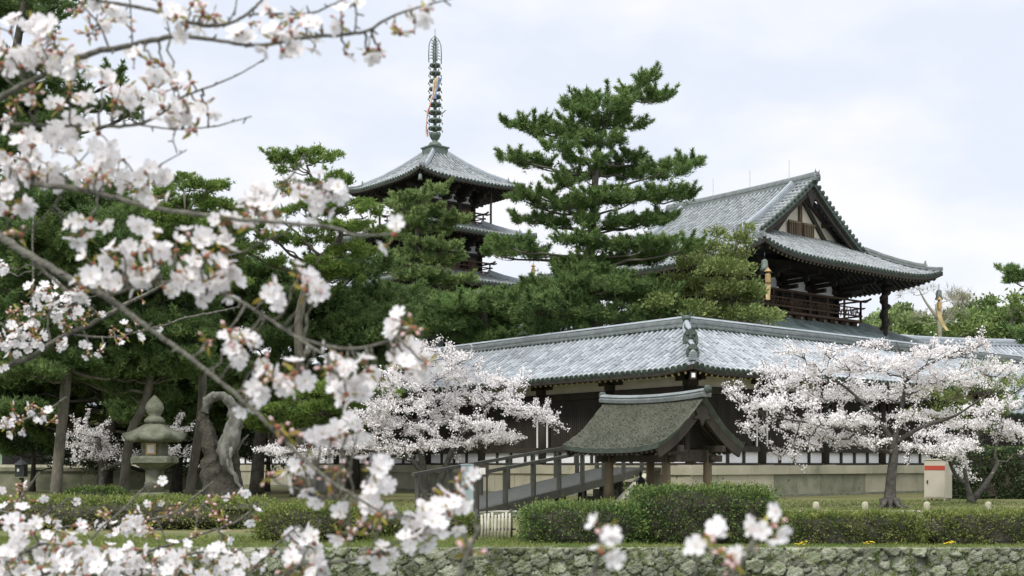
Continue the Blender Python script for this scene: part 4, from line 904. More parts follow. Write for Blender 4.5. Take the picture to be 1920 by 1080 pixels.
def H(name, label, px0, px1, yt, Y, dp, leaf, n, size, ex=5, ax=(1, 0, 0), group=None):
    c, hx, hy, hz = hpx(px0, px1, yt, Y, dp); return hedge(name, label, 'hedge', c, ax, hx, hy, hz, leaf, n, size, group, ex)
H('clipped_hedge', 'tall boxy dark green clipped hedge right in front of the thatched shelter', 1203, 1458, 921, 18.3, .8, 'leaf_hedge', 22000, .042, 6)
H('clipped_hedge', 'lower dark green clipped hedge with rounded left end below the ramp', 985, 1212, 951, 18.0, .7, 'leaf_hedge', 15000, .042, 4)
H('clipped_hedge', 'long low olive green hedge on the wall top at right, its left section', 1474, 1738, 966, 17.75, .42, 'leaf_azalea', 15000, .036, 5)
H('clipped_hedge', 'long low olive green hedge on the wall top at right, its far right section', 1746, 2060, 964, 17.8, .42, 'leaf_azalea', 15000, .036, 5)
H('clipped_hedge', 'rounded green clipped hedge at the middle of the left bank beside the dark bin', 468, 690, 952, 18.4, .8, 'leaf_azalea', 16000, .04, 3)
H('clipped_hedge', 'broad low mossy green hedge stretching across the left edge behind the blossoms', -160, 492, 941, 22.0, 1.3, 'leaf_azalea', 26000, .05, 4)
H('clipped_hedge', 'small round green bush at the foot of the leaning pine trunk', 110, 222, 916, 36.0, .7, 'leaf_hedge', 6000, .06, 2.4)
H('clipped_hedge', 'tall dark evergreen hedge at the right edge behind the forked cherry', 1786, 2080, 846, 41.5, .9, 'leaf_dark', 26000, .09, 6)
H('clipped_hedge', 'low ragged green shrub at the foot of the bamboo fence', 700, 900, 966, 20.0, .5, 'leaf_azalea', 9000, .045, 3)
# ------------------------------------------------------------------ bamboo fence, posts, signs
fn = thing('bamboo_fence', 'short weathered bamboo slat fence at the foot of the ramp', 'fence', at(930, 1010, 19.2))
for i in range(9):
    p = at(903 + i * 6.6, 1010, 19.2 + .02 * (i % 2)); p.z = -.02; b = MB(); h_ = .42 + random.uniform(-.025, .03); b.tube([p, p + Z3 * h_ * .5 + Vector((random.uniform(-.01, .01), 0, 0)), p + Z3 * h_], [.021, .023, .02], 7, 'bamboo'); b.build('slat', fn)
for z in (.14, .34): b = MB(); p = at(888, 1010, 19.24); b.beam(Vector((p.x, 19.25, z)), Vector((p.x + .68, 19.25, z)), .025, .03, 'wood_grey'); b.build('rail', fn)
for px in (893, 958): b = MB(); p = at(px, 1010, 19.24); p.z = -.03; b.tube([p, p + Z3 * .5], .028, 8, 'wood_grey'); b.build('fence_post', fn)
p = at(876, 985, 22.5); p.z = 0; b = MB(); b.box(p + Z3 * .58, (.115, 0, 0), (0, .05, 0), (0, 0, .6), 'steel_pale'); b.box(p + Z3 * 1.19, (.125, 0, 0), (0, .06, 0), (0, 0, .012), 'steel_pale'); tag(b.build('marker_post'), 'pale blue-grey flat post standing at the foot of the ramp', 'post')
sg_ = thing('sign_post', 'dark slim post with small framed notice at the ramp foot', 'sign', at(905, 985, 25)); p = at(905, 985, 25); p.z = 0
b = MB(); 
for s_ in (-.09, .09): b.box(p + Vector((s_, 0, .6)), (.02, 0, 0), (0, .02, 0), (0, 0, .6), 'wood_dark')
b.build('post', sg_); b = MB(); b.box(p + Vector((0, -.01, 1.06)), (.13, 0, 0), (0, .02, 0), (0, 0, .13), 'wood_dark'); b.box(p + Vector((0, -.03, 1.05)), (.06, 0, 0), (0, .006, 0), (0, 0, .07), 'paper'); b.build('notice', sg_)
p = at(611, 940, 34); p.z = 0; bn = thing('litter_bin', 'dark square bin on thin legs on the lawn at the left', 'bin', p); b = MB(); b.box(p + Z3 * .72, (.27, 0, 0), (0, .25, 0), (0, 0, .32), 'iron'); b.box(p + Z3 * 1.06, (.3, 0, 0), (0, .28, 0), (0, 0, .025), 'wood_dark'); b.build('body', bn)
for a_ in (-.24, .24):
    for c_ in (-.2, .2): b = MB(); b.box(p + Vector((a_, c_, .2)), (.025, 0, 0), (0, .025, 0), (0, 0, .22), 'iron'); b.build('leg', bn)
p = at(40, 925, 39); p.z = 0; ln2 = thing('iron_lantern', 'small black iron lantern box on a pole at the far left', 'lantern', p); b = MB(); b.tube([p, p + Z3 * .75], .07, 7, 'iron'); b.build('pole', ln2)
b = MB(); b.box(p + Z3 * .98, (.15, 0, 0), (0, .15, 0), (0, 0, .2), 'iron'); b.box(p + Vector((-.04, -.155, 1.0)), (.035, 0, 0), (0, .01, 0), (0, 0, .045), 'paper'); b.build('fire_box', ln2); b = MB(); b.lathe([(.25, 1.17), (.22, 1.21), (.05, 1.33), (.02, 1.4)], p, 6, 'iron', False); b.build('lamp_roof', ln2)
# ------------------------------------------------------------------ low stone terrace at far left, two far roofs
tw = thing('stone_terrace', 'low pale stone terrace wall behind the pine trunks at far left', 'stone wall', at(150, 918, 56)); pa, pb = at(-260, 918, 56), at(352, 918, 57); b = MB(); bc_ = MB()
d_ = (pb - pa); dn = Vector((d_.x, d_.y, 0)).normalized(); dn2 = Vector((-dn.y, dn.x, 0)); t = 0
while t < d_.length:
    l = random.uniform(1.2, 2.2); c = Vector((pa.x, pa.y, 0)) + dn * (t + l / 2); b.box(c + Z3 * .42, dn * (l / 2 - .01), dn2 * .35, Z3 * .44, 'stone_stained'); bc_.box(c - dn2 * .06 + Z3 * .95, dn * (l / 2 - .006), dn2 * .4, Z3 * .09, 'stone_stained'); t += l
b.build('masonry', tw); bc_.build('coping', tw)
def simple_hall(name, label, e0, e1, depth, ze, rise, wallz=0, mt='tile_pale', sp=.3):
    e0, e1 = Vector(e0), Vector(e1); e0.z = e1.z = 0; U = (e1 - e0).normalized(); L_ = (e1 - e0).length; D = Vector((-U.y, U.x, 0))
    root = thing(name, label, 'building', (e0 + e1) / 2 + D * depth / 2); zf = lambda u, d: ze + rise * (.8 * d / (depth / 2) + .2 * (d / (depth / 2)) ** 2) + .35 * abs(2 * u / L_ - 1) ** 6
    cov, pan, end, sof = MB(), MB(), MB(), MB(); roof_face(cov, pan, end, e0, U, D, 0, L_, lambda u: depth / 2, zf, sp, .5, .10, mt); roof_face(cov, pan, None, e0 + D * depth, U, -D, 0, L_, lambda u: depth / 2, zf, tiled=False); soffit(sof, e0, U, D, 0, L_, 1.4, zf, .15)
    rr = merged(root, 'roof', cov, pan, end, sof); b = MB(); ridge(b, [e0 + D * depth / 2 + U * (L_ * i / 10) + Z3 * (ze + rise + .3 * abs(i / 5 - 1) ** 3) for i in range(11)], 1.2, 'ridge_pale'); b.build('ridge', rr)
    c = (e0 + e1) / 2 + D * depth / 2; b = MB(); b.box(c + Z3 * ze / 2, U * (L_ / 2 - .9), D * (depth / 2 - 1.1), Z3 * (ze / 2 + .1), 'plaster_cream'); b.build('wall', root); b = MB()
    n = max(2, int(L_ / 2.5))
    for i in range(n + 1): p = e0 + D * 1.05 + U * (.9 + (L_ - 1.8) * i / n); b.beam(p, p + Z3 * ze, .2, .2, 'wood_dark')
    b.beam(e0 + D * 1.03 + U * .8 + Z3 * ze * .45, e0 + D * 1.03 + U * (L_ - .8) + Z3 * ze * .45, .16, .2, 'wood_dark'); b.build('timber_frame', root); return root
simple_hall('far_hall', 'distant hall whose grey ridge rises above the corridor roof at right', at(1690, 0, 74), at(2120, 0, 78), 8, 7.0, 2.2)
simple_hall('gatehouse', 'small low tiled gatehouse roof between the right cherry and the dark hedge', at(1868, 0, 46), at(2060, 0, 43), 4, 3.0, 1.25, sp=.26)
# ------------------------------------------------------------------ pines
PG = 'pine trees in and around the temple court'
big = [(1213,150,14,16),(1195,178,30,15),(1225,185,26,12),(1243,183,13,8),(1100,190,28,14),(1082,200,20,10),(1150,195,40,17),(1130,215,55,16),(1000,240,42,15),(962,235,20,11),(1040,255,48,16),(1080,240,48,17),(1170,235,48,16),(1120,265,55,15),(1050,278,30,9),
(965,300,34,12),(1000,310,36,10),(1250,320,52,14),(1292,308,22,8),(1200,330,55,14),(1150,322,45,13),(1100,300,36,11),(1060,345,34,10),(1090,330,36,10),(1180,300,36,11),
(1010,367,36,10),(982,375,22,8),(1040,387,46,12),(1240,365,46,12),(1278,370,22,8),(1190,375,55,13),(1130,370,55,12),(1080,387,46,12),
(1000,415,42,13),(1060,420,55,14),(1130,420,55,14),(1200,420,50,14),(1240,410,28,11),(960,462,42,16),(938,478,26,13),(990,478,38,12),(1080,455,46,13),(1130,465,46,14),(1180,460,46,14),(1230,460,42,14),
(1090,500,55,16),(1150,500,55,18),(1200,490,55,18),(1250,480,46,16),(1280,465,40,13)]
big = [(x, y, a_ * .88, z_ * .78) for x, y, a_, z_ in big]
tree('pine_tree', 'tallest pine with layered sprays and bent top, standing before the main hall roof', 'pine tree', 54, [[(1098,640,10),(1104,540,8.5),(1108,460,8),(1115,350,6.5),(1124,270,6,.1),(1145,215,4,.2),(1185,180,3),(1212,145,1.2)]], big, 'needle', 'pine_mid', 'bark', PG, 1.7, .6, .20, .032, sub=.26, tufts=32, shoots=1.7)
low = [(1095,520,50,20),(1130,525,45,20),(1075,560,50,22),(1040,545,60,26),(1110,540,60,26),(1170,545,60,30),(1220,560,50,30),(1260,590,45,26),(1000,575,60,28),(1080,590,65,28),(1150,600,65,26),(1200,620,60,20),(1040,620,60,24)]
tree('pine_tree', 'broad low pine filling the court right behind the corridor ridge', 'pine tree', 52.6, [[(1120,690,16),(1118,600,13),(1112,540,8)]], low, 'needle', 'pine_deep', 'bark', PG, 1.6, 1.1, .21, .04, sub=.32)
low2 = [(870,568,44,18),(925,562,38,16),(955,575,44,18),(850,580,55,26),(900,590,60,26),(960,605,60,26),(830,615,60,26),(880,630,60,22),(1010,600,46,22),(930,640,60,18),(780,620,50,26)]
tree('pine_tree', 'bushy mid green pine between the pagoda foot and the corridor ridge', 'pine tree', 60, [[(905,700,14),(905,600,11),(900,545,7)]], low2, 'needle', 'pine_mid', 'bark', PG, 1.6, 1.1, .23, .042, sub=.34)
pp = [(790,362,20,11),(822,352,14,10),(768,376,34,14),(750,380,26,12),(800,392,40,13),(840,405,24,10),(770,410,40,13),(810,425,44,12),(855,412,20,9),(750,440,36,13),(800,455,44,12),(835,460,30,10),(770,478,45,14),(735,490,34,15),(820,488,36,12),(850,482,22,9),(775,510,50,14),(820,525,50,15),(860,520,34,13),(760,545,45,16),(810,555,50,16)]
tree('pine_tree', 'slender yellowish young pine standing right in front of the pagoda', 'pine tree', 64, [[(772,690,8),(774,600,6),(776,500,5),(784,420,4),(790,350,1.5)]], [(x, y + 6, a_ * .78, z_ * .85) for x, y, a_, z_ in pp], 'needle', 'pine_soft', 'bark', PG, .9, .85, .22, .042, sub=.27)
pl4 = [(520,300,20,14),(560,300,36,16),(600,297,34,14),(625,295,18,12),(618,330,20,12),(540,318,24,10),(650,345,16,12),(580,350,34,15),(540,360,34,14),(660,385,40,16),(620,395,44,17),(690,400,34,14),(570,400,40,16),(520,400,34,14),(640,430,50,18),(700,430,34,14),(580,450,50,18),(520,450,45,17),(650,475,50,18),(600,500,50,20),(690,470,34,14),(540,500,50,20),(650,520,45,18),(480,420,36,15),(470,470,40,18)]
tree('pine_tree', 'dark pine with rounded cloud-like tufts left of the pagoda roof', 'pine tree', 44, [[(556,940,12),(562,850,10),(566,740,9),(560,600,8),(590,500,7),(640,440,5),(600,370,4),(575,310,2)]], [(x, y, a_ * .85, z_ * 1.1) for x, y, a_, z_ in pl4], 'needle', 'pine_bright', 'bark', PG, 1.1, .62, .13, .034, sub=.22, tufts=50, shoots=.12)
pl3 = [(330,335,30,14),(355,345,22,12),(310,365,36,15),(385,355,30,12),(420,350,24,10),(350,380,45,16),(400,385,40,15),(300,400,45,17),(440,390,30,13),(260,400,40,16),(360,420,50,18),(420,430,45,17),(300,450,50,20),(230,440,50,20),(380,470,55,20),(440,480,45,20),(300,510,55,22),(240,500,50,22),(200,470,45,20),(350,540,60,24),(420,530,55,22)]
tree('pine_tree', 'pine with leaning trunk behind the hollow dead tree', 'pine tree', 42, [[(352,945,9.5),(362,880,8.5),(374,800,8),(380,720,7.5),(375,620,8),(360,500,6),(345,360,2)]], [(x, y, a_ * .9, z_ * 1.1) for x, y, a_, z_ in pl3], 'needle', 'pine_bright', 'bark', PG, 1.2, .7, .13, .034, sub=.22, tufts=48, shoots=.15)
pl2 = fill(120,360,520,720,28,55,24) + [(200,700,60,18),(260,710,50,16),(310,700,45,15),(230,735,45,12),(290,745,30,10)]
tree('pine_tree', 'pine with curving double bend trunk left of the stone lantern', 'pine tree', 39, [[(231,945,10),(236,880,9),(246,810,8),(272,755,7.5),(284,680,7),(270,600,6)]], pl2, 'needle', 'pine_deep', 'bark', PG, 1.3, 1.1, .16, .034, sub=.26, tufts=34)
pl1 = fill(0,230,330,560,26,55,24) + fill(-60,120,560,700,12,55,24) + [(60,700,50,18),(10,690,50,18)]
tree('pine_tree', 'pine with thick pale trunk at the far left, slightly leaning right', 'pine tree', 37.5, [[(104,945,11),(110,860,10),(120,760,9.5),(128,680,9),(135,590,8),(125,470,8),(110,370,4)], [(120,700,5),(80,697,4),(20,712,2)], [(126,690,5),(160,705,3.5),(200,712,2)]], pl1, 'needle', 'pine_deep', 'bark', PG, 1.6, 1.1, .16, .034, sub=.27, tufts=34)
pl0 = fill(-60,120,120,330,20,50,24) + [(60,14,55,16),(110,8,34,12),(20,20,50,20),(90,40,20,12),(120,150,26,14),(130,180,24,14),(100,200,44,20),(215,150,18,12),(190,205,22,12),(240,215,18,10)]
tree('cypress_tree', 'very tall dark evergreen behind the arching cherry boughs, its top out of sight', 'evergreen tree', 41, [[(-70,945,20),(-60,700,18),(-30,400,14),(20,150,9),(50,-20,5)]], pl0, 'needle', 'pine_deep', 'bark_dark', None, 1.5, 1.1, .17, .036, sub=.28, tufts=34)
pl5 = [(520,800,40,14),(560,790,45,16),(600,770,50,18),(650,760,45,16),(680,790,40,14),(640,735,50,16),(560,740,50,18),(500,770,40,14),(700,740,40,14),(620,810,40,12),(470,790,36,12),(470,745,36,14)]
tree('pine_tree', 'small pine with bright spreading lower boughs between the lawn and the left cherry', 'pine tree', 41.5, [[(590,940,8),(592,860,7),(598,780,5)]], pl5, 'needle', 'pine_bright', 'bark', PG, 1.0, .9, .14, .034, sub=.22, tufts=40, shoots=.3)
pl6 = fill(380,740,500,740,46,62,26)
tree('pine_tree', 'dense shaded pine behind the hollow dead tree, filling the middle left', 'pine tree', 48, [[(480,935,12),(490,800,11),(520,640,8)]], pl6, 'needle', 'pine_deep', 'bark_dark', PG, 1.6, 1.2, .19, .04, sub=.32, tufts=34)
pl7 = fill(-20,450,400,800,84,64,27)
tree('pine_tree', 'deep shaded pine thicket tree behind the stone lantern', 'pine tree', 50, [[(190,930,11),(200,840,10),(216,770,9),(220,640,7)]], pl7, 'needle', 'pine_deep', 'bark_dark', PG, 1.8, 1.2, .2, .042, sub=.34, tufts=32)
pl8 = fill(420,760,430,640,22,60,28)
pl9 = fill(-30, 700, 690, 800, 34, 62, 20) + fill(0, 420, 800, 855, 12, 40, 12)
tree('pine_tree', 'wide low pine shading the corridor wall behind the left trunks', 'pine tree', 53, [[(330,930,10),(335,850,9),(340,760,7)]], pl9, 'needle', 'pine_deep', 'bark_dark', PG, 1.8, 1.2, .2, .042, sub=.34, tufts=32)
tree('evergreen_tree', 'soft pale green evergreen low behind the pines left of the pagoda', 'evergreen tree', 57, [[(660,900,12),(662,700,10),(650,560,7)]], [(680,590,60,28),(640,610,50,26),(730,600,50,26),(700,640,50,24),(620,570,50,26),(560,560,50,26),(500,540,50,26)], 'needle', 'pine_soft', 'bark', None, 1.4, 1.1, .24, .045, sub=.36, tufts=32)
pr_ = [(1888,507,10,4),(1905,514,12,5),(1918,522,12,5),(1900,527,9,4),(1940,520,20,8),(1970,560,35,14),(1990,480,35,14),(1915,626,9,6),(1940,645,24,10)]
tree('pine_tree', 'pine showing only one thin bough against the sky beyond the far hall', 'pine tree', 50, [[(1990,860,12),(1985,600,10),(1975,440,4)]], pr_, 'needle', 'pine_mid', 'bark', PG, .6, 1.0, .17, .034, sub=.2, shoots=.6)
# broadleaf trees
ol = [(1330,470,30,16),(1385,450,20,16),(1375,480,28,18),(1300,495,36,18),(1350,505,45,22),(1388,510,28,20),(1270,530,36,20),(1320,545,50,24),(1380,550,50,24),(1400,552,24,20),(1240,570,30,18),(1290,590,50,22),(1350,595,55,22),(1410,595,45,22),(1442,595,20,14),(1230,605,24,12),(1300,620,60,18),(1400,625,50,16),(1340,440,14,10),(1400,435,10,10)]
tree('broadleaf_tree', 'feathery yellow-green tree in front of the main hall eaves', 'tree', 53, [[(1370,720,9),(1374,620,7),(1376,540,5),(1380,450,2)]], ol, 'leaf', 'leaf_olive', 'bark', None, 1.4, 2.7, size=.16, sub=.30, tufts=46)
TG = 'trees beyond the temple at right'
for i, (px, Y, top, wpx, lab) in enumerate([(1655, 100, 590, 46, 'dark green tree right beside the dragon post of the main hall'), (1700, 108, 582, 46, 'olive tree beyond the corridor ridge, right of the dragon post'), (1800, 104, 590, 44, 'rounded green tree beyond the corridor, under the roof corner banner'), (1848, 112, 562, 50, 'tall light green tree beyond the far hall roof'), (1895, 106, 560, 46, 'light green tree at the right edge above the far hall roof'), (1950, 110, 545, 50, 'leafy tree farthest to the right above the far hall'), (1745, 116, 600, 50, 'low bright green tree under the bare-twigged tree')]):
    pads = [(px + random.uniform(-.8, .8) * wpx, random.uniform(top + 8, 650), wpx * .55, 15) for _ in range(15)] + [(px, top, wpx * .4, 9)]
    tree('broadleaf_tree', lab, 'tree', Y, [[(px, 760, 8), (px + 3, 660, 6), (px, top + 20, 3)]], pads, 'leaf', 'leaf_far' if i else 'pine_soft', 'bark', TG, 2, .9, size=.42, sub=.6, tufts=36)
bt = [(1760 + random.uniform(-50, 55), random.uniform(545, 605), 22, 12) for _ in range(13)]
tree('bare_tree', 'pale leafless tree with fine twigs against the sky beyond the far hall', 'tree', 98, [[(1762, 700, 5), (1762, 620, 4), (1755, 570, 2.5)], [(1762, 620, 3), (1790, 580, 2), (1805, 545, 1)], [(1760, 600, 3), (1735, 565, 2), (1722, 540, 1)]], bt, 'needle', 'bare_twig', 'bare_twig', None, 1.2, .5, .7, .03, sub=.6, tufts=5, shoots=0)
eb = [(1760,740,50,22),(1820,720,45,20),(1870,730,45,20),(1790,770,50,20),(1850,770,50,20),(1900,760,45,20),(1740,780,40,18),(1920,720,40,20),(1850,690,35,12),(1800,800,40,18),(1870,810,40,18)]
tree('evergreen_shrub', 'brownish green shrubby tree behind the right cherry at the gatehouse', 'shrub', 44, [[(1830,930,9),(1832,850,7),(1830,770,5)]], eb, 'leaf', 'leaf_olive', 'bark_dark', None, .8, 1.0, size=.12, sub=.28, tufts=40)
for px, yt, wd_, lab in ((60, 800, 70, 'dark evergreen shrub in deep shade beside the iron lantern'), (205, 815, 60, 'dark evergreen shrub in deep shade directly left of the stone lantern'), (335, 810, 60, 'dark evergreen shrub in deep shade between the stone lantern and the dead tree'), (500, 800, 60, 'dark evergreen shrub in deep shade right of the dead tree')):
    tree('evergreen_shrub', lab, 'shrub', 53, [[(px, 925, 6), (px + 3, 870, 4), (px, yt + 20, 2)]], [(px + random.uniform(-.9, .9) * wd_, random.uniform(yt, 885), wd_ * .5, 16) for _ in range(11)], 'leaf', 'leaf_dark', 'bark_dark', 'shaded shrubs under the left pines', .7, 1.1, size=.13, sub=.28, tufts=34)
# ------------------------------------------------------------------ cherry trees in the grounds
CG = 'cherry trees blossoming along the corridor'
rc = [(x, y + random.uniform(-8, 8), a_, z_ * 1.45) for x, y, a_, z_ in [(1395,748,26,8),(1430,770,35,11),(1460,720,40,14),(1440,702,25,8),(1500,702,45,14),(1550,690,50,16),(1600,685,50,16),(1650,692,48,15),(1700,690,42,13),(1740,670,45,13),(1790,660,40,12),(1830,648,28,9),(1860,690,35,10),(1890,700,30,10),(1480,760,50,15),(1540,742,55,17),(1600,742,55,16),(1660,745,50,15),(1720,730,45,14),(1780,710,42,12),(1830,720,38,11),(1418,806,24,8),(1500,800,50,14),(1560,790,55,15),(1620,790,46,13),(1560,828,45,11),(1510,842,32,9),(1475,853,22,7),(1600,840,32,8),(1700,785,40,11),(1760,780,36,10),(1640,825,26,8),(1375,740,10,5),(1560,655,20,4),(1500,668,22,4),(1640,655,25,4)]]
tree('cherry_tree', 'large cherry in white bloom whose trunk has spreading roots beside the cabinet', 'cherry tree', 33, [[(1668,955,13),(1671,900,9.5),(1676,850,8.5),(1672,820,8)],[(1672,835,5),(1625,815,4),(1570,800,3),(1500,790,2),(1430,780,1)],[(1676,830,6),(1690,770,4),(1697,710,3),(1688,660,2),(1680,640,1)],[(1674,825,5),(1640,780,3.5),(1590,730,2.4),(1540,700,1.2)],[(1678,830,5),(1730,800,3.5),(1790,780,2.5),(1850,740,1.2)],[(1697,715,4),(1730,690,3),(1790,660,1.5),(1838,640,1)]], rc, 'blossom', 'blossom_far', 'bark_cherry', CG, 1.2, .62, size=.025, sub=.14, tufts=44)
b = MB(); c = at(1668, 955, 33); c.z = 0
for i in range(11):
    a = i * .6 + .3; l = random.uniform(.4, .8); e = c + Vector((math.cos(a) * l, math.sin(a) * l, -.06)); b.tube([c + Vector((math.cos(a) * .2, math.sin(a) * .2, .22)), c.lerp(e, .5) + Z3 * .06, e], [.10, .055, .02], 6, 'bark_cherry')
ro_ = [o for o in C.objects if o.name.startswith('cherry_tree')][0]; b.build('root', ro_)
rc2 = [(x, y + random.uniform(-8, 8), a_, z_ * 1.45) for x, y, a_, z_ in [(1790,860,26,10),(1745,850,25,9),(1800,835,40,11),(1860,800,40,11),(1900,820,38,11),(1840,775,38,10),(1880,765,32,9),(1780,830,32,9),(1720,838,28,8),(1800,885,18,9),(1930,800,30,12),(1950,840,40,11),(1815,800,40,10),(1740,820,30,9)]]
tree('cherry_tree', 'smaller cherry forking low into thin grey stems before the tall dark hedge', 'cherry tree', 37, [[(1822,942,7),(1812,910,5),(1795,895,4),(1782,870,3),(1775,840,1.5)],[(1824,938,6),(1850,905,4.5),(1870,870,3.5),(1866,850,2.5),(1880,800,1.5)],[(1818,930,5),(1808,870,3),(1815,810,1.5)]], rc2, 'blossom', 'blossom_far', 'bark_cherry', CG, .8, .65, size=.025, sub=.14, tufts=44)
lc = [(x, y + random.uniform(-8, 8), a_, z_ * 1.45) for x, y, a_, z_ in [(800,652,24,15),(840,662,28,15),(868,682,30,13),(772,680,38,15),(722,722,38,16),(765,720,48,18),(830,702,48,17),(888,710,42,15),(940,712,36,12),(965,722,26,10),(702,760,38,15),(762,762,48,18),(822,752,48,17),(882,752,48,16),(940,752,38,13),(970,762,28,9),(1005,768,28,8),(1035,790,22,7),(990,780,34,9),(722,800,44,15),(682,790,38,13),(772,802,48,15),(832,792,44,13),(890,795,42,12),(930,802,36,10),(960,822,32,9),(662,830,44,11),(622,842,42,10),(562,852,42,10),(512,852,34,9),(702,842,38,10),(860,832,38,10),(752,842,32,8),(800,832,32,8),(910,830,26,7)]]
tree('cherry_tree', 'wide cherry in white bloom with slim dark trunks left of the shelter', 'cherry tree', 38.5, [[(800,948,9),(796,900,7),(790,850,6),(786,790,5),(790,720,3),(800,660,1)],[(808,940,7),(830,890,6),(850,840,5),(880,790,3),(930,750,1.5),(1010,765,1)],[(796,890,5),(760,850,4),(720,800,3),(690,750,1.5)],[(792,870,4),(720,850,3),(640,842,2),(540,850,1)]], lc, 'blossom', 'blossom_far', 'bark_cherry', CG, 1.2, .65, size=.027, sub=.15, tufts=46)
bc = [(155,812,24,8),(185,825,30,9),(140,838,26,8),(212,848,26,8),(330,808,22,7),(250,860,30,10),(340,850,30,12),(170,860,30,10)]
tree('cherry_tree', 'shaded cherry in bloom glimpsed between pine trunks beside the stone lantern', 'cherry tree', 47, [[(190,930,7),(192,880,5),(185,820,3)],[(192,880,4),(250,860,3),(330,815,1.5)]], bc, 'blossom', 'blossom_far', 'bark_cherry', CG, .8, .22, size=.03, sub=.28, tufts=34)
# ------------------------------------------------------------------ blossoming branches close to the camera
PET = [(.10, .07, 0), (.34, .27, .05), (.64, .39, .16), (.87, .35, .26), (1.0, .17, .30)]
def flower(mb, c, n, sz, cup=1.0):
    n = Vector(n).normalized(); a = n.cross(Vector((.3, .9, .1))).normalized(); bb = n.cross(a); r0 = random.uniform(0, 6.28)
    for k in range(5):
        th = r0 + k * 2 * math.pi / 5 + random.uniform(-.08, .08); R = a * math.cos(th) + bb * math.sin(th); T = n.cross(R); cu = cup * random.uniform(.6, 1.5); tw = random.uniform(-.08, .08); vs = []
        for i, (s, hw, z) in enumerate(PET):
            for t in (-1, 0, 1):
                ss = s - (.09 if (i == 4 and t == 0) else 0); vs.append(c + sz * (R * ss + T * hw * t + n * (z * cu + (.07 if t else 0) * (i > 0) + tw * t * s + random.uniform(-.015, .015))))
        mb.add(vs, [(3 * i + j, 3 * i + j + 1, 3 * i + j + 4, 3 * i + j + 3) for i in range(4) for j in range(2)], 'petal', True)
    mb.lathe([(sz * .12, -.02 * sz), (sz * .13, .03 * sz), (sz * .03, .1 * sz)], c, 6, 'petal_eye')
    for k in range(9):
        d = (a * random.uniform(-1, 1) + bb * random.uniform(-1, 1) + n * 1.0).normalized(); e = c + d * sz * random.uniform(.34, .5); s_ = d.cross(n).normalized() * sz * .018 if d.cross(n).length > 1e-3 else a * sz * .018
        mb.add([c - s_, c + s_, e + s_, e - s_], [(0, 1, 2, 3)], 'petal'); mb.add([e - s_ * 2.2, e - n * sz * .04, e + s_ * 2.2, e + n * sz * .05], [(0, 1, 2, 3)], 'petal_eye')
    mb.tube([c - n * sz * .42, c - n * sz * .2, c], [sz * .07, sz * .12, sz * .10], 6, 'calyx')
def budm(mb, c, n, sz):
    n = Vector(n).normalized(); mb.tube([c - n * sz * .5, c - n * sz * .2], [sz * .10, sz * .15], 6, 'calyx')
    mb.tube([c - n * sz * .25, c, c + n * sz * .25, c + n * sz * .45], [sz * .14, sz * .27, sz * .25, sz * .05], 7, 'bud')
def leaf(mb, c, d, sz, m):
    d = Vector(d).normalized(); s = d.cross(Vector((random.uniform(-1, 1), random.uniform(-1, 1), .3))).normalized(); n = s.cross(d)
    vs = [c, c + d * sz * .35 + s * sz * .17 + n * sz * .07, c + d * sz * .4, c + d * sz * .35 - s * sz * .17 + n * sz * .07, c + d * sz * .75 + s * sz * .1 + n * sz * .04, c + d * sz * .75 - s * sz * .1 + n * sz * .04, c + d * sz]
    mb.add(vs, [(0, 1, 2), (0, 2, 3), (1, 4, 2), (2, 5, 3), (4, 6, 2), (2, 6, 5)], m, True)
def cluster_mesh(nf, nb, nl, name):
    mb = MB(); o = Vector((0, 0, 0))
    for i in range(nf + nb):
        d = Vector((random.gauss(0, 1), random.gauss(0, 1) - .35, random.gauss(-.1, .9))).normalized()
        l = random.uniform(.014, .027) if i < nf else random.uniform(.014, .026); e = d * l; fn_ = (d * .8 + Vector((random.gauss(0, .5), random.gauss(-.5, .45), random.gauss(0, .5)))).normalized()
        if i < nf: sz = random.uniform(.0150, .0185); flower(mb, e, fn_, sz, random.choice([.6, .9, 1.4])); q = e - fn_ * sz * .42
        else: sz = random.uniform(.010, .014); budm(mb, e, d, sz); q = e - d * sz * .5
        mb.tube([o, q * .55 + Vector((0, 0, -.002)), q], .0012, 4, 'twig_green', cap=False)
    for _ in range(nl):
        d = Vector((random.gauss(0, 1), random.gauss(0, 1), random.gauss(.3, .7))); leaf(mb, d.normalized() * .006, d, random.uniform(.016, .028), 'leaf_young')
    mb.lathe([(.003, -.004), (.005, 0), (.003, .005)], o, 5, 'calyx')
    ob = mb.build(name); me = ob.data; bpy.data.objects.remove(ob); return me
FULL = [cluster_mesh(random.randint(2, 4), random.choice([0, 0, 1]), random.randint(0, 2), 'blossom_cluster') for _ in range(12)]
SMALL = [cluster_mesh(random.randint(1, 2), random.choice([0, 1, 1, 2]), random.randint(1, 2), 'blossom_cluster') for _ in range(9)]
BUDS = [cluster_mesh(0, random.randint(3, 5), random.randint(2, 4), 'bud_cluster') for _ in range(4)]
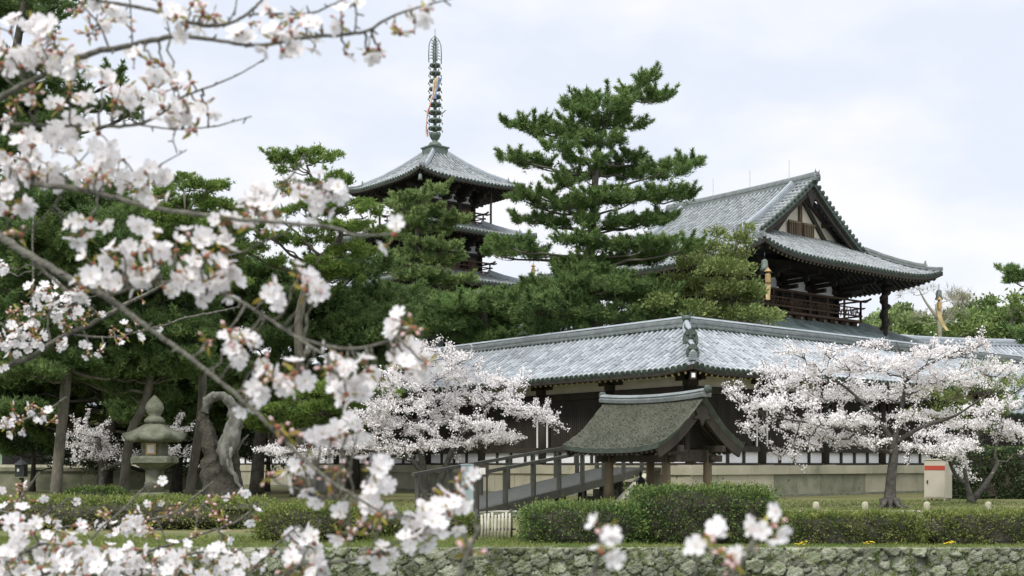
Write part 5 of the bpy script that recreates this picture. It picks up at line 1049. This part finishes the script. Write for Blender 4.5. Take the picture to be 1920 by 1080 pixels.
def branch(label, lines, clusters, buds=(), bark='bark_twig', drop=.08):
    """lines: polylines of (px, py, half thickness px, distance m); clusters: (px, py[, size]) hung on the nearest twig"""
    root = None; mb = MB(); S_all = []
    for ln_ in lines:
        S = smoothline(ln_, 6); pts = [at(s[0], s[1], s[3]) for s in S]
        rr = [max(.0011, s[2] * .74 / FP * s[3]) * random.uniform(.95, 1.05) for s in S]
        pts = [p + Vector((random.gauss(0, .16), random.gauss(0, .16), random.gauss(0, .16))) * r for p, r in zip(pts, rr)]
        if root is None: root = thing('cherry_branch', label, 'cherry branch', pts[0], 'cherry branches framing the view')
        mb.tube(pts, rr, 8, bark)
        for p, r in list(zip(pts, rr))[2::5]:                           # short spurs and knots
            d = rnd(1)[0]; e = p + Vector(d) * (r + random.uniform(.004, .012)); mb.tube([p, e], [r * .5 + .0008, .0012], 5, bark)
        S_all += [(s[0], s[1], s[3], p) for s, p in zip(S, pts)]
    done = []
    for typ, lst in ((0, clusters), (1, buds)):
        for cl in lst:
            if random.random() < drop: continue
            px, py = cl[0], cl[1]; nb_ = min(S_all, key=lambda s: (s[0] - px) ** 2 + (s[1] - py) ** 2); Y = nb_[2] + random.uniform(-.05, .05) * nb_[2] / 2; c = at(px, py, Y)
            r = random.random(); small = (len(cl) > 2 and cl[2] == 's')
            me = random.choice(BUDS) if typ else random.choice(SMALL if small else FULL)
            mb.tube(wob(nb_[3], c, 4, .10), [.0024, .002, .0018, .0016, .0014], 5, bark)
            o = bpy.data.objects.new('bud_cluster' if typ else 'blossom_cluster', me); C.objects.link(o); o.location = c; o.rotation_euler = (random.uniform(-.5, .5), random.uniform(-3.1, 3.1), random.uniform(-.6, .6)); k_ = random.uniform(.82, 1.02) * (.82 if small else 1); o.scale = (k_, k_, k_)
            done.append(o)
    mb.build('wood', root)
    bpy.context.view_layer.update()
    for o in done: adopt(o, root)
    return root
def L4(Y, pts, Y2=None):
    n = len(pts); return [(p[0], p[1], p[2], Y + ((Y2 if Y2 else Y) - Y) * i / max(1, n - 1)) for i, p in enumerate(pts)]
# upper arching bough
branch('thick cherry bough arching across the top left corner towards the pagoda spire',
  [L4(2.0, [(-60,215,8),(0,183,8),(60,150,8),(120,122,8),(180,98,8),(250,85,7),(320,68,6.5),(400,75,5),(480,85,4.5),(560,72,5),(640,65,4.5),(690,58,4),(720,38,3.5),(770,18,3),(865,-8,1.5)], 1.75),
   L4(2.0, [(205,92,3),(185,45,2.5),(150,5,2)]), L4(2.0, [(248,82,2.5),(246,40,2),(243,-10,2)]), L4(2.0, [(320,70,2.5),(312,35,2)]),
   L4(1.8, [(665,60,2.5),(668,30,2.5),(666,5,2)]), L4(1.8, [(740,32,2),(742,48,1.6),(752,62,1.4)])],
  [(20,60),(60,45),(100,70),(15,95),(60,90),(95,95),(40,125),(85,120),(125,118),(150,125),(5,120),(280,118),(305,122),(320,140,'s'),(250,110,'s'),(455,65),(515,75),(522,52,'s'),(530,95),(580,70),(602,45,'s'),(640,42,'s'),(648,100,'s'),(690,92,'s'),(800,20,'s'),(778,42,'s'),(660,8,'s'),(575,50,'s'),(190,40,'s'),(215,32,'s'),(545,60,'s'),(470,45,'s')],
  [(150,20),(172,50),(750,62),(710,92),(165,65),(85,60),(115,100),(230,40)])
branch('thin cherry bough dipping from the top edge above the upper bough',
  [L4(1.9, [(150,-25,4),(175,-2,4),(240,10,4.5),(290,20,4.5),(330,36,5),(390,48,5),(420,46,4),(450,35,4),(480,12,3.5),(500,-12,3)]), L4(1.9, [(462,28,3),(500,26,3),(580,25,3),(620,10,2.5),(660,-8,2)]), L4(1.9, [(425,45,2.5),(440,20,2),(445,-10,1.6)]), L4(1.9,[(560,24,2),(545,12,1.5)])],
  [(300,8),(330,30,'s'),(360,8),(382,30),(372,12),(350,50),(200,12,'s'),(185,5,'s'),(335,62,'s'),(510,30,'s')], [(400,30),(380,22),(545,38)])
branch('bare tipped cherry twigs with drooping flowers in front of the sky at upper left',
  [L4(2.1, [(-30,231,4),(0,232,4.5),(100,235,4.5),(200,237,4.5),(262,232,4),(310,208,3.5),(340,183,3),(400,160,2.4),(450,138,2),(502,107,1.4)]), L4(2.1, [(262,234,2.5),(330,242,2),(400,237,2),(440,227,1.6),(472,218,1.6)]), L4(2.1,[(330,195,1.6),(325,170,1.4),(315,150,1.2)]), L4(2.1,[(330,241,1.5),(325,262,1.3),(330,280,1)])],
  [(240,165),(255,180),(190,155),(232,195),(290,190),(305,200),(335,215),(345,190),(372,200,'s'),(330,165),(160,195),(155,235),(40,250),(45,268),(100,260),(110,245),(200,255),(185,250),(65,190,'s'),(110,205,'s'),(215,190),(20,215,'s'),(320,230,'s'),(390,215,'s'),(355,235,'s')],
  [(345,230),(385,195),(360,155),(60,175),(280,165),(300,150),(215,175),(365,245),(130,175),(30,190)])
branch('long level cherry branch ending in a single flower cluster before the pagoda',
  [L4(2.1, [(-40,343,6),(0,345,7),(60,345,7),(150,355,7),(220,372,6),(300,392,5.5),(400,405,5),(490,415,5),(560,420,4.5),(630,428,4),(665,440,3),(720,440,2.4)], 1.75), L4(2.1, [(215,368,2.5),(260,340,2),(300,310,1.8),(350,281,1.2)]), L4(2.05, [(120,352,2.2),(145,310,2),(170,280,1.6)]), L4(2.1, [(120,355,3),(90,400,2.5),(40,440,2),(-10,450,2)])],
  [(20,290),(50,300),(10,318),(90,308),(112,325),(150,318),(180,328),(205,300),(222,322),(250,345),(275,350),(288,338),(20,370),(25,392),(10,400),(40,380),(150,420),(155,442),(170,412),(130,285),(60,275),(185,290),(270,325),(35,325),(70,325),(232,300,'s'),(740,440),(430,416,'s'),(420,420,'s'),(290,372,'s'),(265,362,'s'),(10,340,'s')],
  [(180,290),(195,330),(40,440),(280,322),(165,340),(60,325)])
# main diagonal branch
branch('thickest cherry branch slanting from the left edge to the bottom centre',
  [L4(2.05, [(-40,420,11),(0,442,10),(60,482,10),(130,522,9),(200,558,8.5),(260,602,7),(320,645,6.5),(400,705,6.5),(460,755,6),(520,812,5.5),(560,852,5),(610,895,4.5),(660,928,4),(720,962,3),(765,975,2)], 1.75), L4(2.0, [(200,556,5),(225,548,4.5),(260,536,4),(330,530,4),(420,552,4),(480,582,4.5),(540,622,4.5),(580,648,4),(612,668,3)], 1.8), L4(1.85, [(560,632,3.5),(610,648,4),(660,654,4),(710,645,3.5),(740,632,2.5),(752,615,2)]), L4(2.1, [(60,490,5),(120,540,4),(180,585,3)])],
  [(225,462),(250,478),(272,430),(305,450),(330,470),(300,492),(350,472),(388,480),(420,470),(370,500),(352,528),(400,522),(308,540),(250,502),(175,495),(165,528),(152,540),(200,538),(330,440),(280,470),(365,455),(410,500),(215,485),(265,505),(235,525),(335,510),(380,540),(425,530),(430,645),(455,640),(450,665),(480,650,'s'),(470,640,'s'),(500,700),(515,715),(490,722),(550,700),(545,718,'s'),(625,662),(640,690),(655,722),(690,695),(705,710),(665,735),(640,712),(745,610),(752,640),(770,660),(790,690),(778,685),(742,676,'s'),(760,690),(455,755,'s'),(470,752,'s'),(550,525),(562,520),(596,545),(500,555),(482,560,'s'),(575,545),(650,740),(628,680,'s'),(755,605,'s'),(480,550,'s'),(800,680)],
  [(405,600),(430,620),(560,700),(480,690),(500,690),(590,540),(245,440),(400,470),(290,455),(620,690),(775,615),(520,800),(535,815),(365,590),(390,640)], drop=.16)
branch('slim cherry twigs holding flower clusters before the dark pine left of the pagoda roof',
  [L4(2.0, [(415,480,2),(455,472,2),(500,450,2),(532,438,2),(562,414,1.4)]), L4(1.95, [(495,410,2),(525,350,2.4),(548,328,2.6),(572,288,2)]), L4(1.95, [(540,335,2),(580,345,2),(620,360,1.8)]), L4(1.95,[(500,408,2.2),(470,400,2),(455,380,1.6)])],
  [(470,372),(462,402),(500,372),(520,400),(560,352,'s'),(590,335),(585,372),(600,390),(625,362),(600,345),(485,390),(510,385,'s'),(632,350,'s'),(575,360)], [(540,345),(470,420),(480,400),(505,420)])
# sharper branch further off
SH = 3.7
branch('sharply seen cherry branch rising from the left edge, packed with small flowers',
  [L4(SH, [(-40,705,7),(0,692,7),(60,668,7),(110,635,6.5),(180,603,6),(230,573,5),(285,546,4),(330,520,2)]), L4(SH, [(140,628,3),(200,633,2.5),(240,627,2.2),(275,618,2)]), L4(SH, [(310,610,2),(340,598,2.4),(380,590,2.4),(450,575,1.6)]), L4(SH, [(60,575,2),(62,520,2.4),(61,450,2.6),(64,374,1.8)]), L4(SH,[(275,618,1.8),(295,612,2),(312,609,2)]), L4(SH, [(95,645,3),(90,600,2.5),(105,560,2)]), L4(SH, [(60,665,3),(30,630,2.5),(0,605,2.2)]), L4(SH,[(215,582,2.2),(205,555,1.8),(198,545,1.4)]), L4(SH,[(155,615,2.2),(165,640,2)])],
  [(70,560),(95,553),(120,545),(90,580),(108,590),(62,592),(45,612),(130,560),(142,575),(65,618),(90,630),(30,640),(15,655),(52,650),(110,640),(100,565),(75,605),(85,545),(120,600),(130,590),(185,590,'s'),(160,650,'s'),(166,660,'s'),(190,655,'s'),(240,612,'s'),(268,622,'s'),(268,636,'s'),(220,645,'s'),(245,643,'s'),(298,615,'s'),(278,578,'s'),(10,505),(95,540),(5,498,'s'),(38,628),(20,670),(48,570,'s'),(3,640),(75,640),(20,620),(145,545,'s'),(105,655,'s'),(60,545),(120,575),(155,560,'s'),(5,685,'s')],
  [(22,585),(35,582),(62,630),(75,590),(30,598),(215,617),(235,632),(155,600),(165,588),(250,600),(15,610),(125,612),(58,605),(8,625),(100,610),(265,560),(208,550)])
branch('short cherry twig with one pink budded cluster at far left over pine trunks',
  [L4(SH, [(-30,800,3),(0,795,3),(50,785,3),(90,768,2.6),(125,744,2)])], [(15,785),(45,765,'s'),(55,770,'s'),(80,775),(10,800,'s'),(60,795),(25,805),(75,790,'s'),(45,805,'s')], [(25,768),(95,790),(40,790),(60,760)])
# lower sprays
branch('thin upright cherry twigs with scattered flowers before the broad mossy hedge',
  [L4(3.3, [(-20,955,3),(10,960,3),(30,970,3),(52,992,2.6)]), L4(3.3, [(30,966,2.6),(40,935,2.6),(60,905,2.4),(75,885,2)]), L4(3.3, [(50,988,2.6),(75,970,2.4),(110,948,2.2),(130,933,2)]), L4(3.2, [(150,1045,3),(175,1005,2.6),(230,955,2.6),(260,925,2.6),(282,902,2)]), L4(3.2, [(240,980,2.6),(320,965,2.6),(360,935,2.4),(400,903,2)]), L4(3.2, [(215,1060,3),(290,1030,3.4),(330,1018,3.4),(380,1000,3),(440,980,2.6),(480,950,2.4)]), L4(3.2, [(368,1000,2),(370,975,2),(380,945,2),(398,928,1.8)]), L4(3.2,[(315,1028,2),(300,985,1.8),(288,965,1.6)])],
  [(145,940,'s'),(97,975,'s'),(100,985,'s'),(160,992,'s'),(165,985,'s'),(225,992),(237,985),(247,970),(250,992),(300,907,'s'),(297,940,'s'),(285,945,'s'),(440,930,'s'),(452,925,'s'),(420,1010,'s'),(415,1018,'s'),(10,918,'s'),(35,908,'s'),(85,930,'s'),(15,958,'s'),(30,955,'s'),(210,995),(260,1000,'s'),(270,985,'s'),(432,935,'s'),(480,970)],
  [(38,915),(30,940),(195,970),(205,962),(270,985),(275,990),(285,1000),(365,955),(405,960),(425,985),(435,985),(312,962),(332,952),(60,940),(75,978),(370,1000),(418,975),(400,945)])
rows = []
for i in range(26): rows.append((RNG.uniform(-10, 240), RNG.uniform(985, 1085)))
branch('dense mass of white cherry flowers filling the bottom left corner',
  [L4(2.4, [(-40,1085,4),(20,1050,4),(80,1020,3.5),(140,1030,3),(200,1060,3),(260,1090,3)]), L4(2.2, [(-20,1120,4),(60,1085,4),(130,1070,3.5),(180,1100,3)]), L4(2.5,[(40,1045,3),(30,1010,2.5),(20,985,2)]), L4(2.4,[(90,1022,2.5),(110,990,2)])],
  [(20,985),(10,1000),(60,1000),(65,990),(35,1010),(95,1015),(60,1025),(30,1035),(85,1030),(120,1005),(130,1020),(45,1055),(20,1065),(100,1050),(135,1040),(75,1065),(150,1060),(170,1045),(180,1060),(120,1070),(60,1080),(15,1085),(200,1060),(165,1080),(10,1030),(140,985,'s'),(110,1090),(215,1050),(190,1085),(40,975),(25,1050),(5,1050),(155,1030),(80,1090)],
  [(60,1045),(105,1030),(150,1020),(30,1000)], )
branch('bottom cherry spray with flowers and young bronze leaves, below the mossy hedge',
  [L4(2.7, [(170,1110,4),(240,1075,4),(310,1050,4),(380,1035,3.5),(440,1045,3),(500,1075,3)]), L4(2.5, [(300,1110,4),(340,1070,3.5),(350,1040,3)]), L4(2.5,[(420,1110,3.5),(470,1070,3),(500,1040,3),(530,1010,2.4),(560,985,2)])],
  [(195,1025),(190,1045),(240,1040),(255,1030),(230,1055),(270,1045),(310,1040),(320,1030),(340,1035),(345,1045),(280,1060),(300,1065),(330,1060),(375,1045),(385,1035),(400,1055),(420,1065),(440,1050),(435,1075),(250,1075),(375,1075),(350,1080),(460,1060),(405,1040),(475,1065),(300,1085),(270,1090),(220,1090),(490,1050,'s'),(550,1015),(560,1025),(545,1030),(585,1015),(590,1000,'s'),(580,1030),(510,1035,'s'),(455,1085),(400,1085)],
  [(245,1055),(330,1075),(290,1050),(430,1040),(205,1035),(540,1000),(575,1040)])
branch('cherry spray with bright flowers in front of the pale marker post',
  [L4(1.9, [(500,1110,4),(560,1060,4.5),(620,1055,4.5),(680,1045,4),(730,1025,3.5),(770,1000,2.6),(800,985,2)]), L4(1.9, [(620,1056,3),(600,1080,3),(560,1110,3)]), L4(1.9, [(690,1042,2.4),(705,1010,2),(715,975,2)]), L4(1.9,[(585,930,2.4),(660,940,3),(700,955,3.4),(760,968,3),(800,972,2.6),(840,950,2.4),(870,915,2)]), L4(1.9,[(650,1058,2.4),(655,1000,2),(655,940,2)]), L4(1.9,[(560,1062,2.4),(580,1020,2.2),(600,980,2)])],
  [(565,905),(558,890,'s'),(600,935,'s'),(700,880),(705,900),(690,912),(678,938),(685,945),(740,935),(725,958,'s'),(885,905,'s'),(868,930),(858,950),(830,960),(812,978),(800,965),(785,990),(772,1012),(790,1010),(710,1040),(692,1035,'s'),(640,980),(635,1000,'s'),(590,1020),(582,1000,'s'),(550,1058),(585,1060),(600,1070),(820,940),(845,965),(800,985),(565,870,'s'),(600,815),(635,800),(650,815),(622,822),(672,808,'s'),(580,835,'s'),(720,1040,'s'),(570,1075)],
  [(640,890),(630,880),(545,1065),(690,985),(660,1000),(710,965),(840,930),(615,900),(790,1000),(505,890),(860,905)])
branch('nearest soft blurred cherry stem rising at the bottom, right of the marker post',
  [L4(1.35, [(850,1110,6),(862,1075,6),(880,1030,6),(900,985,4)]), L4(1.35,[(880,1030,4),(870,1012,3),(868,1000,2.5)])], [], [(904,990),(868,1005),(880,1035)])
branch('single pair of big blurred cherry flowers on a stalk at bottom right of centre',
  [L4(1.3, [(1095,1120,6),(1110,1085,6),(1120,1050,6),(1128,1020,5),(1134,1000,4)])], [(1138,990,'s'),(1128,1035,'s'),(1150,1000,'s')], [], drop=0)
branch('blurred cherry flowers on two leaning stalks in front of the rubble wall',
  [L4(1.35, [(1340,1180,6),(1352,1125,6),(1370,1085,6),(1395,1045,6),(1415,1012,6),(1430,995,5)]), L4(1.35, [(1340,1180,6),(1308,1110,5),(1302,1075,4.5),(1318,1030,4)])], [(1432,990,'s'),(1450,985,'s'),(1420,1005,'s'),(1325,1003,'s'),(1345,1000,'s'),(1375,1060,'s'),(1310,1012,'s')], [(1350,1035),(1370,1045)], drop=0)
